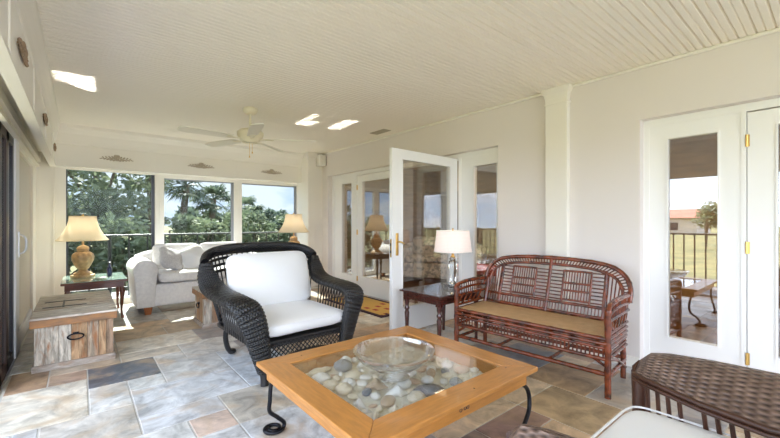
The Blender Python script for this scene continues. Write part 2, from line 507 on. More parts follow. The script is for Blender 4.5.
# ceiling: tongue-and-groove boards with a bead, running across the room
mb = MB()
prof = []
y = YF
k = 0
while y < YB:
    w = 0.0485
    g, dp = (0.008, 0.016) if k % 2 else (0.0065, 0.011)
    prof += [(y, ZC), (y+w-2*g, ZC), (y+w-g, ZC+dp)]
    y += w; k += 1
prof.append((YB, ZC))
rings = [[(x, a, b) for (a, b) in prof] for x in (-0.4, XR)]
mb.loft(rings, closed=False)
mb.box(-0.6, 4.0, YF, YB+0.2, ZC+0.02, ZC+0.12)
struct(mb.build('ceiling', M_ceil), 'cream beadboard ceiling over the whole sunroom', 'ceiling')

# floor: slate tiles on a grout bed, laid on a half module
mb = MB()
mb.box(XL-0.05, 4.0, YF, YB+0.1, -0.10, -0.004)
fl = None
U, V, X0, Y0 = 0.12125, 0.1235, 0.055, 2.925
occ = {}
tiles = []
GREY = [(0.70, 0.70, 0.70), (0.74, 0.72, 0.68), (0.62, 0.64, 0.66), (0.76, 0.73, 0.66), (0.68, 0.66, 0.63), (0.56, 0.57, 0.59)]
TAN = [(0.62, 0.45, 0.29), (0.54, 0.37, 0.22), (0.68, 0.54, 0.38), (0.46, 0.31, 0.21), (0.38, 0.355, 0.36), (0.58, 0.49, 0.40), (0.54, 0.37, 0.25)]
def put(i0, i1, j0, j1, c):
    for i in range(i0, i1):
        for j in range(j0, j1):
            occ[(i, j)] = 1
    tiles.append((i0, i1, j0, j1, c))
put(0, 4, 6, 10, (0.135, 0.15, 0.185))      # blue-black slate
put(0, 2, 2, 6, (0.74, 0.73, 0.71))
put(-4, 0, 2, 8, (0.78, 0.72, 0.62))
put(-2, 2, -2, 2, (0.60, 0.57, 0.53))
put(-2, 0, 8, 10, (0.50, 0.35, 0.27))
put(-4, -2, 8, 12, (0.42, 0.27, 0.17))
put(2, 4, 4, 6, (0.72, 0.72, 0.70))
put(2, 8, 0, 4, (0.70, 0.71, 0.73))
put(4, 8, 4, 8, (0.67, 0.66, 0.64))
put(2, 6, -2, 0, (0.68, 0.69, 0.72))
put(4, 6, -4, -2, (0.62, 0.48, 0.40))
put(6, 10, -4, 0, (0.56, 0.52, 0.46))
put(6, 10, 8, 12, (0.68, 0.66, 0.63))
put(2, 8, 12, 16, (0.80, 0.75, 0.66))
put(2, 6, 10, 12, (0.64, 0.56, 0.46))
put(8, 12, 0, 8, (0.66, 0.69, 0.73))
put(2, 6, 16, 20, (0.56, 0.42, 0.26))
put(6, 12, 16, 20, (0.54, 0.40, 0.25))
put(0, 4, -6, -2, (0.73, 0.73, 0.72))
put(6, 10, -8, -4, (0.70, 0.71, 0.72))
put(19, 23, -16, -12, (0.50, 0.37, 0.22))
put(19, 23, -12, -10, (0.66, 0.52, 0.36))
put(23, 27, -14, -10, (0.50, 0.34, 0.19))
put(23, 29, -18, -14, (0.46, 0.42, 0.37))
put(13, 19, -12, -8, (0.66, 0.52, 0.36))
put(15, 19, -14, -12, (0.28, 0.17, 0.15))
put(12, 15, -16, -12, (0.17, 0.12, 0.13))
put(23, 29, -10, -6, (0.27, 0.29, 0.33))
ilo, ihi = math.floor((XL-X0)/U), math.ceil((3.9-X0)/U)
jlo, jhi = math.floor((YF-Y0)/V), math.ceil((YB+0.05-Y0)/V)
rng = random.Random(21)
for j in range(jlo, jhi):
    for i in range(ilo, ihi):
        if (i, j) in occ: continue
        opts = [(6, 4), (4, 4), (4, 6), (4, 2), (2, 4), (2, 2)]
        rng.shuffle(opts)
        for (a, b) in opts + [(2, 1), (1, 2), (1, 1)]:
            if i+a <= ihi and j+b <= jhi and all((i+p, j+q) not in occ for p in range(a) for q in range(b)):
                x_, y_ = X0+i*U, Y0+j*V
                c = rng.choice(TAN if (x_ > 1.35 and rng.random() < 0.85) or (x_ < 1.35 and rng.random() < 0.3) else GREY)
                put(i, i+a, j, j+b, c)
                break
for (i0, i1, j0, j1, c) in tiles:
    x0, x1 = max(X0+i0*U, XL), min(X0+i1*U, 3.84)
    y0, y1 = max(Y0+j0*V, YF), min(Y0+j1*V, YB+0.05)
    if x1-x0 < 0.03 or y1-y0 < 0.03: continue
    g, e = 0.0045, 0.004
    mb.cur = c
    b = len(mb.v)
    for (q, z) in ((g, -0.004), (g, -0.0015), (g+e, 0.0)):
        mb.v += [Vector((x0+q, y0+q, z)), Vector((x1-q, y0+q, z)), Vector((x1-q, y1-q, z)), Vector((x0+q, y1-q, z))]
    for k in (0, 4):
        for q in range(4):
            mb.face((b+k+q, b+k+(q+1) % 4, b+k+4+(q+1) % 4, b+k+4+q), mi=1)
    mb.face((b+8, b+9, b+10, b+11), mi=1)
mb.cur = None
struct(mb.build('floor', [M_grout, M_tile]), 'slate tile floor in greys, creams and tans with pale grout', 'floor')

# right wall with its two door recesses
mb = MB()
XO = 3.97
def wseg(y0, y1, z0, z1): mb.box(XR, XO, y0, y1, z0, z1)
wseg(YF, -2.55, 0, ZC+0.02); wseg(-2.55, 1.12, ZR, ZC+0.02); wseg(1.12, 2.55, 0, ZC+0.02); wseg(2.55, 6.41, ZR, ZC+0.02); wseg(6.41, YB+0.1, 0, ZC+0.02)
struct(mb.build('wall_right', M_wall), 'pale plaster wall on the right with recessed french doors', 'wall')
mb = MB()
mb.box(XL-0.1, -0.25, YF-0.1, YF, 0, ZC+0.02); mb.box(3.45, 4.0, YF-0.1, YF, 0, ZC+0.02); mb.box(-0.25, 3.45, YF-0.1, YF, 0, 0.25); mb.box(-0.25, 3.45, YF-0.1, YF, 2.45, ZC+0.02)  # opening made up to let the fill lamp in
struct(mb.build('wall_front', M_wall), 'plain plaster wall at the near end of the sunroom', 'wall')
# baseboard and ceiling bead on the right wall
mb = MB(); mb.box(XR-0.014, XR, 1.12, 2.55, 0, 0.09)
struct(mb.build('baseboard_right', M_trim), 'low white baseboard on the right wall behind the settee', 'baseboard')
mb = MB(); mb.tube([(XR-0.012, YF, ZC-0.012), (XR-0.012, YB, ZC-0.012)], 0.016, 8)
struct(mb.build('trim_1', M_trim, smooth=True), 'slim bead where the right wall meets the ceiling', 'trim')
# corner column at the back right
mb = MB()
mb.box(3.44, XR+0.05, 6.63, YB+0.1, 0, ZC+0.01)
mb.box(3.42, 3.585, 6.60, 6.64, 0, ZC-0.03)
mb.box(3.40, 3.60, 6.585, 6.65, ZC-0.10, ZC)
struct(mb.build('wall_back', M_trim, bevel=0.004), 'white corner column between the back windows and right wall', 'wall')
# pilaster on the right wall
mb = MB()
mb.box(3.69, XR+0.01, 1.725, 1.945, 0, ZC-0.16)
mb.box(3.685, XR+0.01, 1.715, 1.955, ZC-0.165, ZC-0.145)
rings = []
for (q, z) in ((0.0, ZC-0.15), (0.004, ZC-0.10), (0.014, ZC-0.06), (0.03, ZC-0.035), (0.034, ZC-0.02), (0.034, ZC)):
    rings.append([(3.69-q, 1.725-q, z), (XR+0.01, 1.725-q, z), (XR+0.01, 1.945+q, z), (3.69-q, 1.945+q, z)])
mb.loft(rings)
struct(mb.build('trim_2', M_trim, bevel=0.003), 'white square pilaster with moulded cap on the right wall', 'trim')

# back soffit and left valence with their crown mouldings
XV = -0.25
mb = MB()
mb.box(XV-0.06, 3.44, 6.945, YB+0.12, ZS, ZC)                       # back box
mb.box(XV, 3.44, 6.93, 6.945, ZS, ZS+0.022)                           # lower bead
crown = [(0.0, 2.36), (0.018, 2.37), (0.022, 2.39), (0.03, 2.42), (0.06, 2.50), (0.10, 2.555), (0.13, 2.575), (0.135, ZC)]
mb.loft([[(x, 6.945-q, z) for (q, z) in crown] for x in (XV, 3.46)], closed=False)
for xs in (0.93, 2.18):
    mb.box(xs, xs+0.05, 6.938, 6.946, ZS+0.02, 2.36)
struct(mb.build('trim_3', M_trim), 'long white soffit with crown moulding over the back windows', 'trim')
mb = MB()
mb.box(XV-0.055, XV, YF, 6.95, ZS, 2.50)
mb.box(XV-0.06, XV+0.006, YF, 6.95, ZS-0.005, ZS+0.022)
mb.box(XL-0.12, XV, YF, YB, 2.44, ZC)
lc = [(0.0, 2.38), (0.01, 2.39), (0.013, 2.42), (0.018, 2.46), (0.035, 2.53), (0.05, 2.57), (0.055, ZC)]
mb.loft([[(XV+q, y, z) for (q, z) in lc] for y in (YF, 6.95)], closed=False)
for ys in (1.2, 2.45, 3.7, 4.95, 6.2):
    mb.box(XV-0.001, XV+0.008, ys, ys+0.05, ZS+0.02, 2.38)
struct(mb.build('trim_4', M_trim), 'white valence with crown moulding above the sliding doors', 'trim')
# header and tracks above the sliding doors
mb = MB()
mb.box(XL-0.14, XL+0.02, YF, YB, 2.06, 2.46)
mb.box(XL+0.02, XL+0.05, YF, YB, 2.10, 2.16)
mb.box(XL-0.02, XL+0.035, YF, YB, 2.03, 2.065)
mb.box(XL+0.02, XL+0.075, YF, YB, 2.24, 2.27)
struct(mb.build('trim_5', M_beige), 'stepped cream track header over the sliding doors', 'trim')
# left wall: solid panel beyond the sliding doors, and the near end
mb = MB()
mb.box(XL-0.12, XL-0.03, 5.02, YB+0.1, 0, 2.06)
mb.box(XL-0.03, XL, 5.02, 5.09, 0, 2.06); mb.box(XL-0.03, XL, 6.62, 6.70, 0, 2.06)
mb.box(XL-0.03, XL, 5.02, 6.66, 1.98, 2.06); mb.box(XL-0.03, XL, 6.72, YB+0.1, 0, 2.06)
mb.box(XL-0.12, XL, YF, -2.9, 0, 2.06)
mb.mi = [1 if k < 6 else 0 for k in range(len(mb.f))]
struct(mb.build('wall_left', [M_beige, mat('beige_reflection_panel', (0.56, 0.50, 0.41), 0.35)], bevel=0.004), 'cream panelled wall beyond the sliding doors on the left', 'wall')  # darker panel colour stands in for glass reflecting beige
mb = MB(); mb.box(XL-0.031, XL-0.012, 5.09, 6.62, 0.0, 0.16)
struct(mb.build('baseboard_left', M_alu), 'grey bottom rail on the cream panel by the sliding door', 'baseboard')
mb = MB(); mb.box(XL-0.025, XL-0.005, 6.64, 6.68, 0.0, 2.02)
struct(mb.build('trim_6', M_grey_bar), 'thin grey upright at the end of the cream panel', 'trim')
mb = MB()
mb.box(XL-0.14, XL+0.0, -2.9, 5.02, -0.02, 0.012)
for xx in (-0.03, -0.065, -0.10): mb.box(XL+xx-0.006, XL+xx+0.006, -2.9, 5.02, 0.012, 0.03)
struct(mb.build('trim_7', M_alu), 'pale metal sliding door track on the floor', 'trim')
# stacked sliding doors at the far end of the opening
mb = MB(); mb.box(XL-0.05, XL+0.012, 4.80, 5.05, 0.03, 2.03)
d = struct(mb.build('door_1', M_door, bevel=0.004), 'white leading stile of the sliding door with a pull handle', 'door')
hb = MB(); hb.cbox((XL+0.016, 4.965, 1.06), (0.012, 0.04, 0.24))
hb.build('handle_plate', M_alu, d, bevel=0.003)
hb = MB(); hb.tube(arc((XL+0.01, 4.965, 0.97), (XL+0.075, 4.965, 0.97), (XL+0.065, 4.965, 1.06), 6)[:-1] + arc((XL+0.065, 4.965, 1.06), (XL+0.075, 4.965, 1.15), (XL+0.01, 4.965, 1.15), 6), 0.009, 8)
hb.build('pull_handle', M_alu, d, smooth=True)
for nn, (x0, y0, y1, lab) in enumerate(((XL-0.022, 4.42, 4.79, 'dark framed sliding door stacked behind the white stile'), (XL-0.022, 4.02, 4.41, 'dark framed sliding screen nearest the open side of the room'))):
    mb = MB()
    mb.box(x0-0.02, x0+0.02, y0, y0+0.07, 0.03, 2.03); mb.box(x0-0.02, x0+0.02, y1-0.07, y1, 0.03, 2.03)
    mb.box(x0-0.02, x0+0.02, y0, y1, 0.03, 0.12); mb.box(x0-0.02, x0+0.02, y0, y1, 1.95, 2.03)
    d = struct(mb.build('door_%d' % (nn+2), [M_darkframe, M_brownframe][nn], bevel=0.004), lab, 'door')
    g = MB(); g.box(x0-0.004, x0+0.004, y0+0.06, y1-0.06, 0.1, 1.96); g.build('door_glass', M_darkpane, d)

# back windows
wx = [(-0.14, 0.95), (1.08, 2.19), (2.33, 3.43)]
for k, (a, b) in enumerate(wx):
    mb = MB()
    lft = -0.26 if k == 0 else (wx[k-1][1]+a)/2
    rgt = 3.60 if k == 2 else (b+wx[k+1][0])/2
    mb.box(lft, a, YB, YB+0.09, 0, ZS+0.02); mb.box(b, rgt, YB, YB+0.09, 0, ZS+0.02)
    mb.box(a, b, YB, YB+0.09, 0, 0.10); mb.box(a, b, YB, YB+0.09, ZS-0.02 if k == 0 else 1.985, ZS+0.02)
    w = struct(mb.build('window_%d' % (k+1), M_trim, bevel=0.003), ['left', 'middle', 'right'][k] + ' floor to ceiling back window ' + ['behind the urn lamp', 'above the sofa', 'nearest the corner column'][k], 'window')
    f = MB()
    f.box(b-0.045, b, YB+0.03, YB+0.06, 0.10, 2.03)
    if k: f.box(a, b, YB+0.03, YB+0.06, 1.965, 1.985)
    if k == 0: f.box(a, a+0.015, YB+0.03, YB+0.06, 0.10, 2.03)
    f.build('window_sash', M_grey_bar if k else M_darkframe, w)
    g = MB(); g.box(a, b, YB+0.04, YB+0.046, 0.10, 2.03); g.build('window_glass', M_winglass, w)
# left filler of the back wall
mb = MB(); mb.box(XL-0.14, -0.26, YB-0.02, YB+0.09, 0, 2.60); mb.box(-0.285, -0.26, YB-0.035, YB-0.02, 0, ZS+0.02)
struct(mb.build('trim_8', M_trim, bevel=0.003), 'cream panel in the back left corner beside the window', 'trim')

# french doors
ZG0, ZG1 = 0.30, 1.975
def leaf_mesh(w, st, t=0.045, z0=0.015, z1=2.09, g0=None, g1=None):
    """local: y runs from the hinge (0) to the free edge (-w); the face is on -x"""
    m = MB()
    g0 = g0 if g0 is not None else st
    g1 = g1 if g1 is not None else st
    m.box(-t/2, t/2, -g0, 0, z0, z1); m.box(-t/2, t/2, -w, -w+g1, z0, z1)
    m.box(-t/2, t/2, -w+g1, -g0, z0, ZG0); m.box(-t/2, t/2, -w+g1, -g0, ZG1, z1)
    for s in (-1, 1):                                                # glazing bead
        x0, x1 = (-t/2-0.007, -t/2) if s < 0 else (t/2, t/2+0.007)
        m.box(x0, x1, -w+g1-0.012, -w+g1, ZG0-0.012, ZG1+0.012); m.box(x0, x1, -g0, -g0+0.012, ZG0-0.012, ZG1+0.012)
        m.box(x0, x1, -w+g1, -g0, ZG0-0.012, ZG0); m.box(x0, x1, -w+g1, -g0, ZG1, ZG1+0.012)
    g = MB(); g.box(-0.004, 0.004, -w+g1-0.005, -g0+0.005, ZG0-0.005, ZG1+0.005)
    return m, g
def hinge(par, y, z, x=-0.03):
    h = MB(); h.tube([(x, y, z-0.045), (x, y, z+0.045)], 0.008, 8); h.cbox((x+0.004, y, z), (0.006, 0.034, 0.088))
    h.build('hinge', M_brass, par, smooth=True)
def handle(par, y, z, side=-1):
    h = MB(); h.cbox((side*0.027, y, z), (0.008, 0.04, 0.25)); h.build('handle_plate', M_brass, par, bevel=0.003)
    h = MB(); h.tube([(side*0.03, y, z+0.03), (side*0.075, y, z+0.03), (side*0.082, y+0.015, z+0.025), (side*0.08, y+0.06, z+0.01)], 0.009, 8); h.build('lever', M_brass, par, smooth=True)
def sidelight(num, y0, y1, ga, gb, lab):
    m, g = leaf_mesh(y1-y0, 0.15, 0.05, 0.0, ZR-0.02, y1-gb, ga-y0)
    d = struct(m.build('window_%d' % num, M_door), lab, 'window')
    d.location = (XG+0.02, y1, 0)
    g.build('window_glass', M_doorglass, d)
sidelight(4, 5.59, 6.33, 5.73, 6.05, 'narrow white sidelight nearest the back corner of the far french doors')
sidelight(5, 2.57, 3.17, 2.63, 2.97, 'narrow white sidelight behind the end table')
sidelight(6, 0.48, 1.08, 0.62, 0.94, 'narrow white sidelight in the near recess right of the settee')
sidelight(7, -2.50, -1.92, -2.4, -2.05, 'narrow white sidelight at the near end of the right wall')
def leaf(num, yh, w, lab, ang=0, flip=False, hnd=True):
    m, g = leaf_mesh(w, 0.16)
    d = struct(m.build('door_%d' % num, M_door), lab, 'door')
    d.location = (XG+0.02, yh, 0)
    d.rotation_euler = (0, 0, ang)
    if flip: d.scale = (1, -1, 1)
    g.build('door_glass', M_doorglass, d)
    for z in (0.25, 1.08, 1.88): hinge(d, 0.004, z)
    return d
leaf(4, 5.55, 1.17, 'closed white french door leaf with tall glass pane beyond the open leaf')
d = leaf(5, 3.215, 1.17, 'white french door leaf standing open into the room', 0, True)
d.scale = (1, 1, 1)
d.rotation_euler = (0, 0, R(-87))
d.location = (XG-0.03, 3.24, 0)
handle(d, -1.10, 1.02, 1)
lb = MB(); lb.cbox((0.0, -1.1705, 0.98), (0.024, 0.004, 0.20)); lb.build('latch_plate', M_brass, d)
lb = MB(); lb.cbox((0.0, -1.173, 1.02), (0.014, 0.004, 0.03)); lb.cbox((0.0, -1.173, 0.94), (0.014, 0.004, 0.03)); lb.build('latch_bolt', M_darkframe, d)
leaf(6, 0.45, 1.17, 'near white french door leaf at the right edge with brass hinges')
d = leaf(7, -1.89, 1.17, 'second white french door leaf of the near recess', 0, True)
# frames round the doors (jambs, head, sill)
for (num, y0, y1, posts, lab) in ((9, 2.55, 6.41, ((6.34, 6.41), (5.56, 5.60), (3.17, 3.22), (2.55, 2.58)), 'white frame around the far french doors'),
                           (10, -2.55, 1.12, ((1.075, 1.12), (0.455, 0.485), (-1.925, -1.89), (-2.55, -2.50)), 'white frame around the near french doors')):
    mb = MB()
    for (a, b) in posts: mb.box(XG-0.01, XO, a, b, 0.014, 2.10)
    mb.box(XG-0.01, XO-0.001, y0+0.001, y1-0.001, 2.10, ZR-0.001)
    mb.box(XG-0.012, XO, y0, y1, -0.02, 0.014)
    struct(mb.build('trim_%d' % num, M_door), lab, 'door frame')

# ------------------------------------------------------------------ the room behind the french doors
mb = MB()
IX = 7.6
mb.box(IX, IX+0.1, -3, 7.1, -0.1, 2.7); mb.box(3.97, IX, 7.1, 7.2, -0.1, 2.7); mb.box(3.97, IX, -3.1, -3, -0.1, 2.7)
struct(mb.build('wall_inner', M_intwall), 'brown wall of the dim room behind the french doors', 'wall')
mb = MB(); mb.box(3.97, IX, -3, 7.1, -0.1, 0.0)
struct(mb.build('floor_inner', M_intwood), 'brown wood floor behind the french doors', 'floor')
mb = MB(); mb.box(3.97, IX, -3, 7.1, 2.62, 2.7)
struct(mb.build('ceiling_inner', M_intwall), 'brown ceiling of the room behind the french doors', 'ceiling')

# ------------------------------------------------------------------ outdoors
GZ = -0.55
mb = MB(); mb.box(-160, 60, -60, 160, GZ-0.2, GZ)
struct(mb.build('lawn', M_lawn), 'wide lawn around the house', 'lawn')
mb = MB(); mb.box(-1.95, XL-0.14, -4, 8.5, GZ, -0.02); mb.box(XL-0.14, 4.2, YB+0.1, 8.5, GZ, -0.02)
struct(mb.build('porch_floor', M_deck), 'dark slab porch floor outside the windows', 'porch')
mb = MB(); mb.box(-1.25, 4.6, YB+0.12, 7.32, 2.58, 2.68); mb.box(-1.25, -0.57, -4, YB+0.12, 2.58, 2.68); mb.box(-0.6, 8, -4, 7.28, 2.78, 2.9)
tag(mb.build('eaves', M_trim), 'white eaves over the porch outside', 'eaves')
def railing(lab, p0, p1, n):
    p0, p1 = Vector(p0), Vector(p1)
    t = thing('porch_railing', lab, 'railing', p0)
    d_ = p1-p0
    b = MB(); b.tube([(0, 0, 1.02), tuple(d_+Vector((0, 0, 1.02)))], 0.019, 8); b.build('top_rail', M_railtop, t, smooth=True)
    b = MB(); b.tube([(0, 0, 0.08), tuple(d_+Vector((0, 0, 0.08)))], 0.015, 6); b.build('bottom_rail', M_rail, t, smooth=True)
    b = MB(); b.tube([(0, 0, -0.02), (0, 0, 1.01)], 0.014, 6); first = b.build('baluster', M_rail, t, smooth=True)
    for k in range(1, n+1):
        c = first.copy(); COL.objects.link(c); c.parent = t; c.location = d_*(k/n)
        if k % 8 == 0: c.scale = (2.0, 2.0, 1)
railing('black metal porch railing beyond the back windows', (-1.85, 8.3, 0), (4.4, 8.3, 0), 22)
railing('black metal porch railing outside the open left side', (-1.85, -3.0, 0), (-1.85, 8.2, 0), 64)

def leaves(mb, c, r, n, s, rg, hollow=0.35, squash=0.75):
    for _ in range(n):
        while True:
            p = Vector((rg.uniform(-1, 1), rg.uniform(-1, 1), rg.uniform(-1, 1)))
            if hollow < p.length < 1: break
        p = Vector((p.x*r[0], p.y*r[1], p.z*r[2])) + Vector(c)
        a = Vector((rg.gauss(0, 1), rg.gauss(0, 1), rg.gauss(0, squash))).normalized()
        b = a.cross(Vector((rg.gauss(0, 1), rg.gauss(0, 1), rg.gauss(0, 1)))).normalized()
        q = s*rg.uniform(0.6, 1.4)
        mb.quad(p-a*q, p-b*q*0.45, p+a*q, p+b*q*0.45)
def tree(name, lab, x, y, h, cr_, m, n=1500, s=0.22, clumps=9, seed=1, group=None, trunk=0.12, low=0.35):
    rg = random.Random(seed)
    t = thing(name, lab, 'tree', (x, y, GZ), 0, group)
    b = MB()
    pts = [(0, 0, -0.1), (rg.uniform(-.1, .1), rg.uniform(-.1, .1), h*0.3), (rg.uniform(-.3, .3), rg.uniform(-.2, .2), h*0.75)]
    b.tube(spline(pts, 4), [trunk*(1-0.07*i) for i in range(9)], 8)
    cs = []
    for _ in range(clumps):
        a, rr = rg.uniform(0, 2*pi), rg.uniform(0.2, 0.75)*cr_
        cs.append(Vector((rr*cos(a), rr*sin(a), rg.uniform(low, 0.88)*h)))
    for c in cs[:6]:
        b.tube(spline([(0, 0, h*0.25), (c.x*.4, c.y*.4, (h*0.25+c.z)/2+0.1), tuple(c)], 3), [trunk*0.5*(1-0.1*i) for i in range(7)], 6)
    b.build('trunk', M_bark, t, smooth=True)
    f = MB()
    for c in cs:
        q = rg.uniform(0.38, 0.6)*cr_
        leaves(f, c, (q, q, q*0.72), n//clumps, s, rg)
    f.build('foliage', m, t)
    return t
def palm(lab, x, y, h, seed, fr=1.1, group='palms beyond the back windows'):
    rg = random.Random(seed)
    t = thing('palm_tree', lab, 'tree', (x, y, GZ), 0, group)
    b = MB()
    lean = rg.uniform(-.25, .25)
    pts = spline([(0, 0, -0.1), (lean*.3, 0, h*.5), (lean, 0, h)], 6)
    b.tube(pts, [0.15-0.003*i for i in range(len(pts))], 10)
    b.build('trunk', M_bark, t, smooth=True)
    f = MB()
    for k in range(30):
        a = rg.uniform(0, 2*pi); el = rg.uniform(-0.6, 1.2)
        d_ = Vector((cos(a)*cos(el), sin(a)*cos(el), sin(el)))
        stem = fr*rg.uniform(0.5, 0.8)
        c = Vector((lean, 0, h)) + d_*stem + Vector((0, 0, -0.12*stem))
        side = d_.cross(Vector((0, 0, 1)))
        side = side.normalized() if side.length > .05 else Vector((1, 0, 0))
        up = side.cross(d_).normalized()
        f.tube([(lean, 0, h), tuple(c)], 0.014, 4)
        for q in range(13):                                           # fan of blades
            th = (q-6)/6*1.7
            dd = (d_*cos(th) + side*sin(th)*0.95 + up*rg.uniform(-.15, .15)).normalized()
            L = fr*rg.uniform(0.45, 0.7)
            w = dd.cross(up).normalized()*0.035
            m1 = c + dd*L*0.6
            e = c + dd*L + Vector((0, 0, -0.28*L))
            i = len(f.v)
            f.v += [c-w*.4, c+w*.4, m1+w, m1-w, e]
            f.face((i, i+1, i+2, i+3)); f.face((i+3, i+2, i+4))
    f.build('fronds', M_leaf_palm, t)
    return t
tree('leafy_tree', 'big leafy green tree filling the left back window', 0.5, 15.6, 6.4, 2.15, M_leaf_oak, 4200, 0.13, 20, 3, low=0.22)
tree('leafy_tree', 'second leafy tree farther off behind the left back window', -2.6, 19, 7, 2.6, M_leaf_oak, 2600, 0.2, 10, 5, low=0.25)
palm('tallest palm tree seen in the middle back window', 3.05, 16.5, 3.25, 2, 0.85)
palm('palm tree between the tallest palm and the sofa window post', 2.35, 18, 3.6, 4, 0.8)
palm('shorter palm tree right of the tallest palm in the middle back window', 4.25, 17.0, 2.75, 6, 0.8)
palm('low palm tree at the left of the right back window', 6.5, 19, 2.35, 8, 0.9)
rg = random.Random(5)
shr = [(-0.2, 11.5, 2.0), (0.9, 11.0, 1.9), (2.0, 11.4, 2.1), (2.9, 12.4, 2.1), (3.7, 13.0, 2.2), (4.6, 14.0, 2.35), (5.5, 15.0, 2.4), (6.3, 14.6, 2.1), (7.3, 15.5, 2.2), (8.2, 16.5, 2.25), (4.9, 17.5, 2.55), (5.9, 18.5, 2.65), (9.2, 18.0, 2.3)]
for k, (x, y, h) in enumerate(shr):
    tree('shrub', 'dense green shrub in the hedge beyond the back porch railing', x, y, h, 0.82, M_leaf_shrub if k % 3 else M_leaf_oak, 1300, 0.085, 8, 30+k, group='shrubs beyond the back railing', trunk=0.05, low=0.2)
for k in range(17):
    x, y = -6 + k*2.9, 52 + (k % 3)*4.2
    tree('distant_tree', 'tree in the low distant treeline beyond the back windows', x, y, 3.6+rg.uniform(-.2, .5), 1.75, M_leaf_far, 700, 0.4, 7, 60+k, group='distant treeline trees', trunk=0.12, low=0.25)
tree('young_tree', 'small thin tree on the lawn mirrored in the near sidelight', -23.3, 5.6, 3.1, 1.25, M_leaf_oak, 800, 0.14, 9, 91, trunk=0.06, low=0.45)
for k, (x, y) in enumerate(((-44, 6), (-50, 20), (-46, 27), (-40, 34))):
    tree('lawn_tree', 'round tree near the red roofed house across the lawn', x, y, 3.2, 1.7, M_leaf_oak, 700, 0.3, 7, 95+k, group='trees near the red roofed house', trunk=0.1, low=0.3)
hs = thing('house', 'low pale house with a red roof across the lawn', 'house', (-58, 22, GZ))
b = MB(); b.box(-4, 4, -10, 14, 0, 2.3); b.build('wall', M_housewall, hs)
b = MB(); b.loft([[(-4.6, y, 2.25), (4.6, y, 2.25), (0, y, 3.5)] for y in (-10.6, 14.6)]); b.build('roof', M_redroof, hs)
for y in (-8, -4, 0, 4, 8):
    b = MB(); b.box(3.98, 4.05, y, y+1.5, 0.6, 1.6); b.build('window', M_darkpane, hs)

# ------------------------------------------------------------------ cushions
def cushion_mesh(w, d, h, e=0.28, puff=0.18, n=28, m=12, cx=0, cy=0, cz=0, M=None, rg=None, wob=0.0):
    b = MB()
    sp = lambda x, p: math.copysign(abs(x)**p, x)
    rings = []
    for i in range(m+1):
        t = -pi/2 + pi*i/m
        t = max(min(t, pi/2-0.001), -pi/2+0.001)
        cosr = sp(cos(t), 0.42)
        zz = sp(sin(t), 0.5)
        ring = []
        for k in range(n):
            a = 2*pi*k/n
            ux, uy = sp(cos(a), e)*cosr, sp(sin(a), e)*cosr
            z = zz*h/2*(1-puff + puff*(1-ux*ux)*(1-uy*uy)*1.6)
            p = Vector((ux*w/2, uy*d/2, z))
            if wob:
                p += Vector((sin(9*uy+3*ux), sin(8*ux+2), sin(7*ux+5*uy)))*wob
            p = p + Vector((cx, cy, cz))
            ring.append(M @ p if M else p)
        rings.append(ring)
    b.loft(rings)
    return b
def piping(w, d, z, e=0.28, r=0.0042, M=None, n=40, c=(0, 0, 0)):
    sp = lambda x, p: math.copysign(abs(x)**p, x)
    pts = [Vector((sp(cos(2*pi*k/n), e)*w/2*0.985, sp(sin(2*pi*k/n), e)*d/2*0.985, z))+Vector(c) for k in range(n)]
    if M: pts = [M @ p for p in pts]
    b = MB(); b.tube(pts, r, 6, loop=True)
    return b

